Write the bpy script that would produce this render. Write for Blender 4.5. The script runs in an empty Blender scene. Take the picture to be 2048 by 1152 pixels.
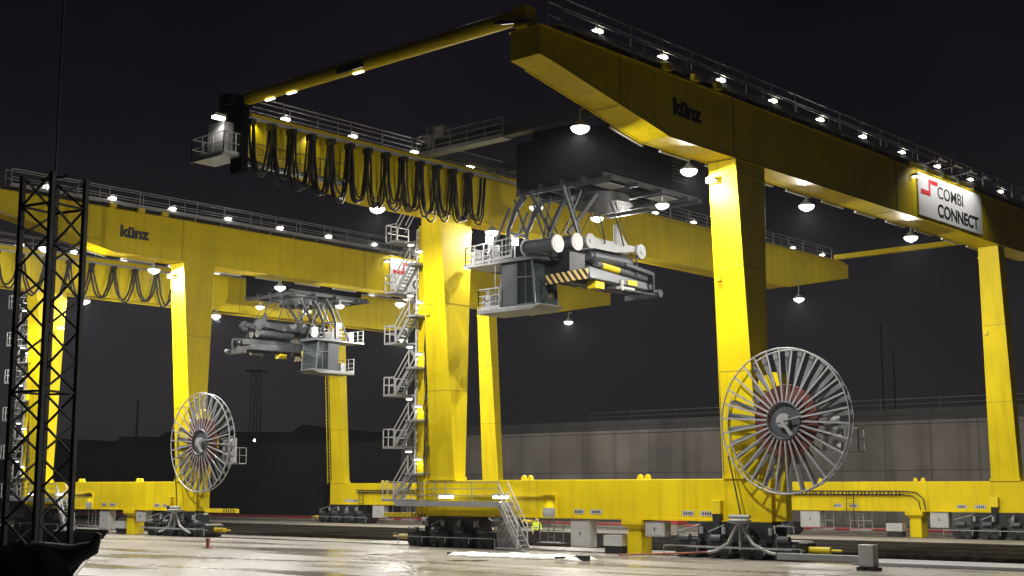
import bpy, bmesh, math, random
from mathutils import Vector, Matrix
R = math.radians
rnd = random.Random(7)
SC = bpy.context.scene
COL = SC.collection

# ------------------------------------------------------------------ materials
MATS = {}
def nodes_of(m):
    m.use_nodes = True
    nt = m.node_tree
    return nt, nt.nodes, nt.links, nt.nodes['Principled BSDF']

def mat(name, col, rough=0.5, metal=0.0, var=0.12, scale=1.5, streak=0.0, bump=0.0, spec=0.5, ss=2.6):
    """painted / metal / mineral surface: large-scale tone variation, vertical dirt streaks, fine bump"""
    m = bpy.data.materials.new(name); nt, N, L, b = nodes_of(m)
    b.inputs['Metallic'].default_value = metal
    b.inputs['Specular IOR Level'].default_value = spec
    tc = N.new('ShaderNodeTexCoord')
    n1 = N.new('ShaderNodeTexNoise'); n1.inputs['Scale'].default_value = scale; n1.inputs['Detail'].default_value = 6
    L.new(tc.outputs['Object'], n1.inputs['Vector'])
    cr = N.new('ShaderNodeMapRange'); cr.inputs['From Min'].default_value = 0.3; cr.inputs['From Max'].default_value = 0.7
    cr.inputs['To Min'].default_value = 1 - var; cr.inputs['To Max'].default_value = 1 + var * 0.4
    L.new(n1.outputs['Fac'], cr.inputs['Value'])
    mul = N.new('ShaderNodeMixRGB'); mul.blend_type = 'MULTIPLY'; mul.inputs[0].default_value = 1
    mul.inputs[1].default_value = (*col, 1)
    L.new(cr.outputs[0], mul.inputs[2])
    out = mul.outputs[0]
    if streak:
        mp = N.new('ShaderNodeMapping'); mp.inputs['Scale'].default_value = (ss, ss, 0.05 * ss)
        L.new(tc.outputs['Object'], mp.inputs['Vector'])
        n2 = N.new('ShaderNodeTexNoise'); n2.inputs['Scale'].default_value = 1.0; n2.inputs['Detail'].default_value = 5
        L.new(mp.outputs[0], n2.inputs['Vector'])
        r2 = N.new('ShaderNodeMapRange'); r2.inputs['From Min'].default_value = 0.5; r2.inputs['From Max'].default_value = 0.75
        r2.inputs['To Min'].default_value = 0.0; r2.inputs['To Max'].default_value = streak
        L.new(n2.outputs['Fac'], r2.inputs['Value'])
        mx = N.new('ShaderNodeMixRGB'); mx.inputs[2].default_value = (col[0]*.35, col[1]*.3, col[2]*.3+.01, 1)
        L.new(r2.outputs[0], mx.inputs[0]); L.new(out, mx.inputs[1]); out = mx.outputs[0]
    L.new(out, b.inputs['Base Color'])
    rr = N.new('ShaderNodeMapRange'); rr.inputs['To Min'].default_value = max(.03, rough - .12); rr.inputs['To Max'].default_value = min(1, rough + .12)
    L.new(n1.outputs['Fac'], rr.inputs['Value']); L.new(rr.outputs[0], b.inputs['Roughness'])
    if bump:
        n3 = N.new('ShaderNodeTexNoise'); n3.inputs['Scale'].default_value = scale * 14; n3.inputs['Detail'].default_value = 4
        L.new(tc.outputs['Object'], n3.inputs['Vector'])
        bp = N.new('ShaderNodeBump'); bp.inputs['Strength'].default_value = bump; bp.inputs['Distance'].default_value = .02
        L.new(n3.outputs['Fac'], bp.inputs['Height']); L.new(bp.outputs[0], b.inputs['Normal'])
    MATS[name] = m
    return m

def emit(name, col, s):
    m = bpy.data.materials.new(name); nt, N, L, b = nodes_of(m)
    b.inputs['Base Color'].default_value = (.8, .8, .8, 1)
    b.inputs['Emission Color'].default_value = (*col, 1); b.inputs['Emission Strength'].default_value = s
    MATS[name] = m; return m

YEL = mat('yellow_paint', (.74, .575, .003), .50, 0, .16, .30, .30, .05, .22)
YEL2 = mat('yellow_detail', (.73, .565, .005), .45, 0, .12, 1.2)
GALV = mat('galvanised_steel', (.40, .41, .42), .45, .45, .2, 3)
GREY = mat('grey_paint', (.30, .31, .315), .45, 0, .12, 1.2, .12)
LGREY = mat('light_grey_paint', (.45, .455, .45), .45, 0, .1, 1.2, .1)
WHITE = mat('white_paint', (.46, .46, .455), .4, 0, .06, 1.5)
SLATE = mat('slate_paint', (.075, .084, .096), .4, 0, .15, 1.2, .1)
SLAT = mat('slat_steel', (.17, .175, .18), .45, .3, .2, 2)
DARK = mat('dark_paint', (.007, .0075, .0095), .9, 0, .25, 1.0, 0, 0, .04)
BLACK = mat('black_steel', (.028, .031, .034), .42, .2, .35, 2.0, 0, .1)
MASTM = mat('mast_steel', (.012, .012, .013), .7, 0, .2, 2)
RUBBER = mat('cable_rubber', (.018, .017, .017), .55, 0, .2, 3)
COIL = mat('brown_cable', (.15, .036, .022), .65, 0, .4, 4)
CABLE = mat('orange_cable', (.30, .10, .05), .6, 0, .3, 4)
RED = mat('red_paint', (.42, .03, .03), .5, 0, .2, 2)
LETTER = mat('black_lettering', (.008, .008, .008), .5, 0, 0)
SEAM = mat('seam_steel', (.22, .165, .012), .6, 0, .1)
EMBLEM = mat('red_lettering', (.6, .02, .03), .5, 0, 0)
BOARD = mat('board_white', (.74, .75, .77), .4, 0, .04, .6)
SOIL = mat('dark_soil', (.0035, .0033, .003), 1, 0, .5, .6, 0, .4, 0)
HIVIS = mat('hivis_cloth', (.62, .80, .06), .7, 0, .1, 6)
TROUS = mat('dark_cloth', (.012, .012, .014), .85, 0, .2, 6)
SKIN = mat('skin', (.45, .28, .2), .55, 0, .05, 6)
TARP = mat('white_tarp', (.82, .80, .74), .5, 0, .12, 1.5, 0, .3)
STONE = mat('pale_stone', (.30, .265, .22), .8, 0, .25, .8, 0, .3)
RAILM = mat('rail_steel', (.075, .068, .06), .35, .6, .3, 2)
LENS = emit('lamp_lens', (1, .97, .93), 4.5)
TUBE = emit('tube_lens', (1, .95, .88), 14)
TUBE2 = emit('dim_lens', (1, .93, .7), 3)
DOT = emit('far_lamp', (1, .98, .95), 25)

def stripes():
    m = mat('hazard_paint', (.75, .55, .05), .5); nt = m.node_tree; N = nt.nodes; L = nt.links; b = N['Principled BSDF']
    tc = N.new('ShaderNodeTexCoord'); mp = N.new('ShaderNodeMapping'); mp.inputs['Rotation'].default_value = (R(38), 0, 0)
    L.new(tc.outputs['Object'], mp.inputs['Vector'])
    w = N.new('ShaderNodeTexWave'); w.bands_direction = 'Y'; w.inputs['Scale'].default_value = .95; w.inputs['Distortion'].default_value = 0
    L.new(mp.outputs[0], w.inputs['Vector'])
    cr = N.new('ShaderNodeValToRGB'); cr.color_ramp.interpolation = 'CONSTANT'
    cr.color_ramp.elements[0].color = (.015, .015, .015, 1); cr.color_ramp.elements[1].color = (.78, .60, .22, 1); cr.color_ramp.elements[1].position = .45
    L.new(w.outputs['Fac'], cr.inputs[0]); L.new(cr.outputs[0], b.inputs['Base Color'])
    return m
HAZARD = stripes()

def glass():
    m = bpy.data.materials.new('cab_glass'); nt, N, L, b = nodes_of(m)
    b.inputs['Base Color'].default_value = (.03, .04, .04, 1); b.inputs['Roughness'].default_value = .06
    b.inputs['Transmission Weight'].default_value = .35; b.inputs['IOR'].default_value = 1.45
    return m
GLASS = glass()

def concrete():
    m = bpy.data.materials.new('wet_concrete'); nt, N, L, b = nodes_of(m)
    g = N.new('ShaderNodeNewGeometry')
    def noise(scale, det=5, vec=None):
        n = N.new('ShaderNodeTexNoise'); n.inputs['Scale'].default_value = scale; n.inputs['Detail'].default_value = det
        L.new(vec or g.outputs['Position'], n.inputs['Vector']); return n.outputs['Fac']
    def mr(v, a, c, d, e):
        n = N.new('ShaderNodeMapRange'); L.new(v, n.inputs['Value'])
        for k, x in zip(('From Min', 'From Max', 'To Min', 'To Max'), (a, c, d, e)): n.inputs[k].default_value = x
        return n.outputs[0]
    def math_(op, a, bb):
        n = N.new('ShaderNodeMath'); n.operation = op
        for i, x in enumerate((a, bb)):
            if isinstance(x, (int, float)): n.inputs[i].default_value = x
            else: L.new(x, n.inputs[i])
        return n.outputs[0]
    mp = N.new('ShaderNodeMapping'); mp.inputs['Scale'].default_value = (.5, .12, 1); L.new(g.outputs['Position'], mp.inputs['Vector'])
    pud = mr(noise(.55, 5, mp.outputs[0]), .47, .62, 0, 1)          # standing water
    fine = noise(3.0, 8); big = noise(.13, 3)
    b.inputs['Specular IOR Level'].default_value = .32
    # slab joints
    br = N.new('ShaderNodeTexBrick'); br.offset = 0; br.inputs['Scale'].default_value = 1
    br.inputs['Brick Width'].default_value = 9; br.inputs['Row Height'].default_value = 6; br.inputs['Mortar Size'].default_value = .05
    br.inputs['Color1'].default_value = (1, 1, 1, 1); br.inputs['Color2'].default_value = (.86, .86, .86, 1); br.inputs['Mortar'].default_value = (.25, .24, .22, 1)
    L.new(g.outputs['Position'], br.inputs['Vector'])
    ramp = N.new('ShaderNodeValToRGB'); ramp.color_ramp.elements[0].color = (.24, .217, .182, 1); ramp.color_ramp.elements[1].color = (.35, .323, .28, 1)
    ramp.color_ramp.elements[0].position = .3; ramp.color_ramp.elements[1].position = .72
    L.new(math_('ADD', math_('MULTIPLY', fine, .5), math_('MULTIPLY', big, .5)), ramp.inputs[0])
    m1 = N.new('ShaderNodeMixRGB'); m1.blend_type = 'MULTIPLY'; m1.inputs[0].default_value = 1
    L.new(ramp.outputs[0], m1.inputs[1]); L.new(br.outputs[0], m1.inputs[2])
    m2 = N.new('ShaderNodeMixRGB'); m2.blend_type = 'MULTIPLY'; m2.inputs[2].default_value = (.68, .67, .65, 1)
    L.new(math_('MULTIPLY', pud, .8), m2.inputs[0]); L.new(m1.outputs[0], m2.inputs[1]); mp2 = N.new('ShaderNodeMapping'); mp2.inputs['Rotation'].default_value = (0, 0, R(12)); mp2.inputs['Scale'].default_value = (1.1, .035, 1); L.new(g.outputs['Position'], mp2.inputs['Vector'])
    stk = mr(noise(.8, 6, mp2.outputs[0]), .54, .64, 0, .55)
    m3 = N.new('ShaderNodeMixRGB'); m3.blend_type = 'MULTIPLY'; m3.inputs[2].default_value = (.34, .32, .30, 1)
    L.new(stk, m3.inputs[0]); L.new(m2.outputs[0], m3.inputs[1]); L.new(m3.outputs[0], b.inputs['Base Color'])
    rg = mr(fine, .3, .7, .32, .48)
    ro = N.new('ShaderNodeMixRGB'); L.new(pud, ro.inputs[0]); L.new(rg, ro.inputs[1]); ro.inputs[2].default_value = (.17, .17, .17, 1)
    L.new(ro.outputs[0], b.inputs['Roughness'])
    bp = N.new('ShaderNodeBump'); bp.inputs['Distance'].default_value = .012
    L.new(mr(pud, 0, 1, .16, .03), bp.inputs['Strength']); L.new(noise(9, 6), bp.inputs['Height']); L.new(bp.outputs[0], b.inputs['Normal'])
    return m
CONC = concrete()
BALLAST = mat('track_ballast', (.0035, .0033, .003), 1.0, 0, .5, 2.5, 0, .4, 0.0)
PALE = mat('pale_concrete', (.26, .23, .19), .6, 0, .25, .8, 0, .3)
FARG = mat('far_ground', (.10, .095, .085), .8, 0, .4, .3, 0, .3)

def wallmat(name, c):
    m = mat(name, c, .75, 0, .35, .22, .6, .2, .3, .55)
    nt = m.node_tree; N = nt.nodes; L = nt.links; b = N['Principled BSDF']
    g = N.new('ShaderNodeNewGeometry'); sx = N.new('ShaderNodeSeparateXYZ'); cx = N.new('ShaderNodeCombineXYZ')
    L.new(g.outputs['Position'], sx.inputs[0]); L.new(sx.outputs['Y'], cx.inputs['X']); L.new(sx.outputs['Z'], cx.inputs['Y'])
    br = N.new('ShaderNodeTexBrick'); br.offset = 0; br.inputs['Scale'].default_value = 1; br.inputs['Brick Width'].default_value = 4.6
    br.inputs['Row Height'].default_value = 5.2; br.inputs['Mortar Size'].default_value = .05
    br.inputs['Color1'].default_value = (1, 1, 1, 1); br.inputs['Color2'].default_value = (.82, .81, .8, 1); br.inputs['Mortar'].default_value = (.4, .4, .4, 1)
    L.new(cx.outputs[0], br.inputs['Vector'])
    old = b.inputs['Base Color'].links[0].from_socket
    mx = N.new('ShaderNodeMixRGB'); mx.blend_type = 'MULTIPLY'; mx.inputs[0].default_value = 1
    L.new(old, mx.inputs[1]); L.new(br.outputs[0], mx.inputs[2]); L.new(mx.outputs[0], b.inputs['Base Color'])
    return m
WALL = wallmat('wall_concrete', (.125, .115, .101))
DWALL = wallmat('dark_dimmed_cladding', (.035, .034, .033))  # shed colour darkened for the weak light there; the parapet shares it

# ------------------------------------------------------------------ mesh helpers
class MB:
    def __init__(s): s.bm = bmesh.new()
    def hull8(s, p):                       # bottom ring 0-3, top ring 4-7
        v = [s.bm.verts.new(q) for q in p]
        for f in ((3, 2, 1, 0), (4, 5, 6, 7), (0, 1, 5, 4), (1, 2, 6, 5), (2, 3, 7, 6), (3, 0, 4, 7)):
            s.bm.faces.new([v[i] for i in f])
        return s
    def box(s, x0, x1, y0, y1, z0, z1):
        return s.hull8([(x0, y0, z0), (x1, y0, z0), (x1, y1, z0), (x0, y1, z0), (x0, y0, z1), (x1, y0, z1), (x1, y1, z1), (x0, y1, z1)])
    def bar(s, p, q, w=.06, h=None):
        p, q = Vector(p), Vector(q); d = (q - p)
        if d.length < 1e-6: return s
        d.normalize(); h = h or w
        up = Vector((0, 0, 1)) if abs(d.z) < .95 else Vector((1, 0, 0))
        a = d.cross(up).normalized() * w / 2; c = a.cross(d).normalized() * h / 2
        return s.hull8([p - a - c, p + a - c, p + a + c, p - a + c, q - a - c, q + a - c, q + a + c, q - a + c])
    def tube(s, pts, r, n=8, cap=True):
        pts = [Vector(p) for p in pts]; rs = r if isinstance(r, (list, tuple)) else [r] * len(pts)
        rings = []; ref = None
        for i, p in enumerate(pts):
            d = (pts[min(i + 1, len(pts) - 1)] - pts[max(i - 1, 0)]).normalized()
            if ref is None:
                ref = d.cross(Vector((0, 0, 1)) if abs(d.z) < .9 else Vector((1, 0, 0))).normalized()
            a = (ref - d * ref.dot(d)).normalized(); c = d.cross(a); ref = a
            rings.append([s.bm.verts.new(p + (a * math.cos(t) + c * math.sin(t)) * rs[i]) for t in [2 * math.pi * k / n for k in range(n)]])
        for A, B in zip(rings, rings[1:]):
            for k in range(n): s.bm.faces.new((A[k], A[(k + 1) % n], B[(k + 1) % n], B[k]))
        if cap:
            s.bm.faces.new(rings[0][::-1]); s.bm.faces.new(rings[-1])
        return s
    def cyl(s, p, q, r, n=20, r2=None): return s.tube([p, q], [r, r if r2 is None else r2], n)
    def prism(s, poly, fn0, fn1):
        a = [s.bm.verts.new(fn0(*p)) for p in poly]; b = [s.bm.verts.new(fn1(*p)) for p in poly]
        s.bm.faces.new(a); s.bm.faces.new(b[::-1])
        n = len(poly)
        for i in range(n): s.bm.faces.new((a[i], b[i], b[(i + 1) % n], a[(i + 1) % n]))
        return s
    def build(s, name, m, parent=None, bevel=0, smooth=False):
        bmesh.ops.recalc_face_normals(s.bm, faces=s.bm.faces)
        me = bpy.data.meshes.new(name); s.bm.to_mesh(me); s.bm.free(); me.materials.append(m)
        if smooth:
            for p in me.polygons: p.use_smooth = True
        o = bpy.data.objects.new(name, me); COL.objects.link(o)
        if parent is not None: o.parent = parent
        if bevel:
            b = o.modifiers.new('Bevel', 'BEVEL'); b.width = bevel; b.segments = 2; b.limit_method = 'ANGLE'
        if smooth:
            e = o.modifiers.new('es', 'EDGE_SPLIT'); e.split_angle = R(40)
        return o

def tag(o, label=None, cat=None, group=None, kind=None):
    for k, v in (('label', label), ('category', cat), ('group', group), ('kind', kind)):
        if v: o[k] = v
    return o
def empty(name, loc=(0, 0, 0), rz=0, parent=None):
    o = bpy.data.objects.new(name, None); COL.objects.link(o); o.location = loc; o.rotation_euler.z = rz
    o.empty_display_size = .2
    if parent is not None: o.parent = parent
    return o
def copy_tree(o, parent=None):
    c = o.copy(); COL.objects.link(c); c.parent = parent
    for ch in [x for x in o.children]: copy_tree(ch, c)
    return c
def text(s, size, name, m, parent, mtx, bold=0.0, sx=1.0, ext=.008):
    cu = bpy.data.curves.new('t', 'FONT'); cu.body = s; cu.size = size; cu.offset = bold; cu.extrude = ext
    t = bpy.data.objects.new('t', cu); COL.objects.link(t)
    dg = bpy.context.evaluated_depsgraph_get()
    me = bpy.data.meshes.new_from_object(t.evaluated_get(dg)); bpy.data.objects.remove(t)
    me.materials.clear(); me.materials.append(m)
    for v in me.vertices: v.co.x *= sx
    me.transform(mtx)
    o = bpy.data.objects.new(name, me); COL.objects.link(o); o.parent = parent
    return o
LD = {}
def light(kind, key, power, parent, loc, rot=(0, 0, 0), size=160, blend=.5, rad=.15, col=(1, .96, .90), sx=.3, sy=.3):
    if key not in LD:
        l = bpy.data.lights.new(key, kind); l.energy = power; l.color = col
        if kind == 'SPOT': l.spot_size = R(size); l.spot_blend = blend; l.shadow_soft_size = rad
        elif kind == 'POINT': l.shadow_soft_size = rad
        else: l.shape = 'RECTANGLE'; l.size = sx; l.size_y = sy; l.spread = R(size)
        LD[key] = l
    o = bpy.data.objects.new(key, LD[key]); COL.objects.link(o); o.parent = parent; o.location = loc; o.rotation_euler = rot
    return o

# ------------------------------------------------------------------ dimensions (metres)
G, W, T = 21.62, 34.07, 49.0          # girder spacing, rail spacing, offset of the second crane
ZT, ZB = 23.67, 20.54                 # girder top / bottom
XE, XF = -16.9, 51.4                  # girder ends
SB, ST = 1.915, 4.05                  # sill beam bottom / top

def railing(mb, pts, h=1.1, post=1.6, r=.028, mids=2, toe=True):
    pts = [Vector(p) for p in pts]
    for a, b in zip(pts, pts[1:]):
        n = max(1, round((b - a).length / post))
        for i in range(n + 1):
            p = a.lerp(b, i / n); mb.bar(p, p + Vector((0, 0, h)), r * 1.7)
        for k in range(mids + 1):
            z = h * (1 - k / (mids + 1)); mb.bar(a + Vector((0, 0, z)), b + Vector((0, 0, z)), r * (2 if k == 0 else 1.5))
        if toe: mb.bar(a + Vector((0, 0, .08)), b + Vector((0, 0, .08)), .02, .14)

GPOLY = [(XE, ZT), (XE, 22.36), (XE + 1.0, 22.22), (-7.2, ZB), (40.6, ZB), (XF - .8, 22.40), (XF, 22.48), (XF, ZT)]

def pendant(parent, x, y, z, arm_y, key='lamp_beam', power=9000, ztop=20.6):
    """bell lamp hanging on a short pipe from the girder flange"""
    mb = MB(); mb.cyl((x, y, z + .30), (x, y, ztop), .035, 8); mb.bar((x, y, ztop), (x, arm_y, ztop), .07)
    mb.tube([(x, y, z + .40), (x, y, z + .32), (x, y, z + .16), (x, y, z + .06), (x, y, z + .0)], [.08, .14, .30, .44, .47], 20)
    o = mb.build('pendant_lamp', GREY, parent, smooth=True)
    l = MB(); l.tube([(x, y, z + .02)] + [(x, y, z - .30 * math.sin(t * math.pi / 12)) for t in range(6)], [.43] + [.45 * math.cos(t * math.pi / 12) for t in range(6)], 20)
    l.build('lens', LENS, o, smooth=True)
    light('SPOT', key, power, o, (x, y, z - .36), size=172, blend=.75, rad=.1); light('POINT', 'lamp_spill', 2000, o, (x, y, z - .312), rad=.012)
    return o

# ================================================================== the gantry crane
def make_crane():
    root = empty('gantry_crane')
    # ---------------- girders
    for gi in (0, 1):
        y0 = 0 if gi == 0 else G; y1 = y0 + 1.7
        mb = MB(); mb.prism(GPOLY, lambda x, z: (x, y0, z), lambda x, z: (x, y1, z))
        g = mb.build('girder', YEL, root, bevel=.02)
        # flange lips along the bottom edge and the top plate
        fl = MB()
        lp = [(XE + 1.0, 22.22), (-7.2, ZB), (40.6, ZB), (XF - .8, 22.40)]
        for (xa, za), (xb, zb) in zip(lp, lp[1:]):
            fl.bar((xa, y0 - .0, za - .02), (xb, y0 - .0, zb - .02), .10, .035); fl.bar((xa, y1, za - .02), (xb, y1, zb - .02), .10, .035)
        fl.box(XE - .03, XF + .03, y0 - .10, y1 + .10, ZT + .003, ZT + .045)
        fl.build('flange', YEL, g)
        ri = MB()
        ry = y1 - .35 if gi == 0 else y0 + .25
        ri.box(XE + 1, XF - .4, ry - .22, ry + .22, ZT + .048, ZT + .20); ri.box(XE + 1, XF - .4, ry - .05, ry + .05, ZT + .20, ZT + .33)
        ri.build('crane_rail', YEL2, g)
        se = MB()
        for xs in ((-11.1, -1.46, 17.0, 34.2) if gi == 0 else (-9.0, 20.1, 33.0)):
            zb = ZB if xs > -7.2 else ZB + (-7.2 - xs) * (22.22 - ZB) / (8.7)
            for ys in (y0 - .004, y1 + .004): se.bar((xs, ys, zb + .03), (xs, ys, ZT), .05, .012)
            se.box(xs - .05, xs + .05, y0 + .01, y1 - .01, zb - .012, zb - .002)
        se.build('joint_cover', SEAM, g)
        # walkway with its railings
        wk = MB(); yo = y0 - .18 if gi == 0 else y1 - .75
        wk.box(XE + 1.3, XF - 1, yo, yo + .9, ZT + .34, ZT + .40)
        for i in range(28):
            x = XE + 2 + i * 2.4; wk.box(x - .03, x + .03, yo + .02, yo + .88, ZT + .05, ZT + .335)
        wk.build('walkway', GALV, g)
        rl = MB()
        railing(rl, [(XE + 1.4, yo + .02, ZT + .42), (XF - 1.2, yo + .02, ZT + .42)], 1.15, 2.5, .028, 1)
        railing(rl, [(XE + 1.4, yo + .88, ZT + .42), (XF - 1.2, yo + .88, ZT + .42)], 1.2, 3.7, .024, 1, False)
        rl.build('railing', GALV, g)
        pp = MB()                                     # conduit on the walkway, catches the lamp light
        pp.cyl((XE + 2, yo + .3, ZT + .62), (XF - 2, yo + .3, ZT + .62), .06, 8); pp.box(XE + 2, XF - 2, yo + .5, yo + .72, ZT + .46, ZT + .54)
        pp.build('cable_tray', GALV, g)
        for i in range(13):
            x = -12.7 + i * 5.13
            lb = MB(); lb.box(x - .30, x + .30, yo + .12, yo + .34, ZT + .80, ZT + .90); lb.bar((x + .24, yo + .30, ZT + .41), (x + .24, yo + .30, ZT + .8), .035)
            lb.hull8([(x - .62, yo + .0, ZT + .41), (x + .62, yo + .0, ZT + .41), (x + .62, yo + .5, ZT + .41), (x - .62, yo + .5, ZT + .41), (x - .34, yo + .22, ZT + .64), (x + .34, yo + .22, ZT + .64), (x + .34, yo + .5, ZT + .64), (x - .34, yo + .5, ZT + .64)])
            lo = lb.build('walkway_lamp', WHITE, root)
            ll = MB(); ll.box(x - .28, x + .28, yo + .13, yo + .33, ZT + .765, ZT + .797); ll.build('lens', TUBE, lo)
            light('POINT', 'walk_beam', 26, lo, (x, yo + .02, ZT + .74), rad=.05, col=(1, .92, .76))
        if gi == 0:
            mt = Matrix.Translation((-6.85, -.012, 21.78)) @ Matrix.Rotation(R(90), 4, 'X')
            text('künz', 1.12, 'lettering', LETTER, g, mt, .06, 1.12)
            # two small brackets near the lettering, and two flood heads over the edge
            for x in (-8.0, -5.6, -3.6):
                br = MB(); br.box(x, x + .5, -.45, -.19, ZT + .02, ZT + .32); br.bar((x + .25, -.3, ZT + .3), (x + .25, .0, ZT + .5), .06)
                br.build('bracket', YEL2, g)
        else:
            br = MB(); br.box(-2.0, -.6, y0 + .3, y0 + 1.3, ZB - .1, ZB - .01); br.build('bracket', YEL2, g)
    # light strips and hangers along the inner bottom edge of the front girder
    for i in range(11):
        x = -9.5 + i * 4.1
        z = ZB if x > -7.2 else ZB + (-7.2 - x) * .193
        zz = ZB if x + 2.6 > -7.2 else ZB + (-7.2 - x - 2.6) * .193
        st = MB(); st.bar((x, 1.86, z - .09), (x + 2.6, 1.86, zz - .09), .14, .10)
        st.build('cable_duct', LGREY, root)
    # ---------------- legs
    def leg(bottom, top, zb_, zt_, nm='leg'):
        bx0, bx1, by0, by1 = bottom; tx0, tx1, ty0, ty1 = top
        mb = MB(); mb.hull8([(bx0, by0, zb_), (bx1, by0, zb_), (bx1, by1, zb_), (bx0, by1, zb_), (tx0, ty0, zt_), (tx1, ty0, zt_), (tx1, ty1, zt_), (tx0, ty1, zt_)])
        o = mb.build(nm, YEL, root, bevel=.02)
        f = MB(); f.box(bx0 - .07, bx1 + .07, by0 - .07, by1 + .07, zb_ - .10, zb_ + .10); f.build('base_flange', YEL, o); f = MB()
        k = (zt_ - .75 - zb_) / (zt_ - zb_); L = lambda a, b: a + (b - a) * k
        f.box(L(bx0, tx0) - .04, L(bx1, tx1) + .04, L(by0, ty0) - .03, L(by1, ty1) + .03, zt_ - .80, zt_ - .70)
        f.build('top_flange', YEL, o)
        for q, sd in ((.62, -1), (.62, 1), (.30, 1)):
            L2 = lambda a, b: a + (b - a) * q
            zz = zb_ + (zt_ - zb_) * q; xx = L2(bx0, tx0) if sd < 0 else L2(bx1, tx1); yy = (L2(by0, ty0) + L2(by1, ty1)) / 2
            f = MB(); f.box(xx - .10, xx + .10, yy + .45, yy + .75, zz, zz + .28); f.build('lifting_lug', YEL2, o)
        for q in (.33, .66):
            L2 = lambda a, b: a + (b - a) * q
            zz = zb_ + (zt_ - zb_) * q; e_ = .006
            f = MB(); f.box(L2(bx0, tx0) - e_, L2(bx1, tx1) + e_, L2(by0, ty0) - e_, L2(by1, ty1) + e_, zz, zz + .03); f.build('weld_seam', SEAM, o)
        return o
    near = []
    for gi in (0, 1):
        o = G * gi
        near.append(leg((0, .95, o - .13, o + 1.96), (-1.30, 1.55, o + .004, o + 1.696), ST + .10, ZB - .025))
        far = leg((W, W + .68, o + .0, o + 2.05), (W - 1.32, W - .2, o + .15, o + 1.60), ST + .10, ZB - .025)
        if gi == 1:
            k = MB()                                      # climbing ladder with cable tray on the far leg
            k.bar((W - .05, o + 2.18, ST), (W - 1.2, o + 1.8, ZB - 1), .05); k.bar((W - .05, o + 2.62, ST), (W - 1.2, o + 2.24, ZB - 1), .05)
            for i in range(40):
                t = i / 40; zz = ST + .3 + t * 14.8; xx = W - .05 - 1.1 * t
                k.bar((xx, o + 2.18 - .35 * t, zz), (xx, o + 2.62 - .35 * t, zz), .03)
            k.build('ladder', YEL2, far)
        b = MB(); b.box(W - 1.2, W - .3, o + .3, o + 1.4, ZB - .02, ZB + .0); b.build('bearing', BLACK, far)
    for gi, lg in enumerate(near):                    # wall lamps high on the near legs
        yl = G * gi + 1.45; x, z = -1.42, 19.55
        if gi == 1: yl, x, z = G - .14, 1.0, 17.4
        m = MB()
        if gi == 0: m.box(x - .10, x + .12, yl - .28, yl + .28, z, z + .16)
        else: m.box(x - .28, x + .28, yl - .12, yl + .05, z, z + .16)
        lo = m.build('leg_lamp', LGREY, root)
        l = MB()
        if gi == 0: l.box(x - .10, x + .10, yl - .27, yl + .27, z - .12, z - .003)
        else: l.box(x - .27, x + .27, yl - .12, yl + .02, z - .12, z - .003)
        l.build('lens', LENS, lo)
        if gi == 0: light('SPOT', 'leg_beam', 650, lo, (x - .25, yl - .1, z - .15), (0, R(-14), 0), 130, .8, .12)
        else: light('SPOT', 'leg_beam_side', 120, lo, (x, yl - .25, z - .15), (R(-14), 0, 0), 130, .8, .12)
    # ---------------- sill beams
    for si, x0 in enumerate((0, W)):
        mb = MB(); mb.box(x0, x0 + .95, -.8 if si == 0 else -.6, G + 2.25, SB, ST); 
        s = mb.build('sill_beam', YEL, root, bevel=.03)
        f = MB(); f.box(x0 - .10, x0 + 1.05, -.82 if si == 0 else -.62, G + 2.27, SB - .04, SB - .001)
        f.build('flange', YEL, s)
        lu = []
        for yc in ((7.7, 7.2, 16.2, 15.7) if si == 0 else (7.9, 7.3, 16.3, 15.7)):
            m = MB(); m.prism([(-.16, 0), (.16, 0), (.12, .20), (0, .28), (-.12, .20)], lambda u, v: (x0 + .35, yc + u, ST + v), lambda u, v: (x0 + .55, yc + u, ST + v))
            m.build('lifting_lug', YEL2, s)
        for (ya, yb) in ((11.3, 12.0), (10.05, 10.85), (3.9, 4.65), (2.7, 3.5)) if si == 0 else ((13.0, 12.4), (14.3, 13.7), (4.6, 3.9), (3.3, 2.5), (19.5, 21.5)):
            m = MB(); m.box(x0 - .012, x0 - .002, min(ya, yb), max(ya, yb), 2.13, 2.40); pl = m.build('number_plate', WHITE, s)
            q = MB()
            for i in range(4):
                t = min(ya, yb) + .12 + i * .15; q.box(x0 - .016, x0 - .0125, t, t + .09, 2.19, 2.33)
            q.build('lettering', LETTER, pl)
        if si == 0:
            q = MB(); q.box(-.14, -.004, 13.25, G - .1, 3.08, 3.16); q.box(-.14, -.004, 13.25, 13.33, SB, 3.08); q.build('ledge', YEL, s)
        else:
            q = MB(); q.box(W - .16, W - .004, 8.7, 19.6, 3.05, 3.3)     # cable chain tray on the far sill
            q.build('cable_tray', YEL2, s)
            q = MB()
            for i in range(34):
                yy = 8.9 + i * .31; q.bar((W - .2, yy, 3.02), (W - .2, yy + rnd.uniform(-.08, .08), 3.30), .05, .10)
            q.tube([(W - .2, 19.6, 3.35), (W - .2, 8.6, 3.35), (W - .2, 7.6, 3.25), (W - .2, 7.05, 2.8), (W - .2, 6.9, 2.0)], .05, 6)
            q.tube([(W - .2, 19.6, 3.12), (W - .2, 8.7, 3.12), (W - .2, 7.9, 3.0), (W - .2, 7.4, 2.6), (W - .2, 7.3, 2.0)], .04, 6)
            for yy in (18.5, 12.6):
                q.bar((W - .22, yy, 3.2), (W - .22, yy, .6), .05); q.bar((W - .22, yy + .6, 3.0), (W - .22, yy + .6, 1.4), .04)
                for j in range(4): q.bar((W - .22, yy, 1.6 + j * .4), (W - .22, yy + .6, 1.6 + j * .4), .03)
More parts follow.
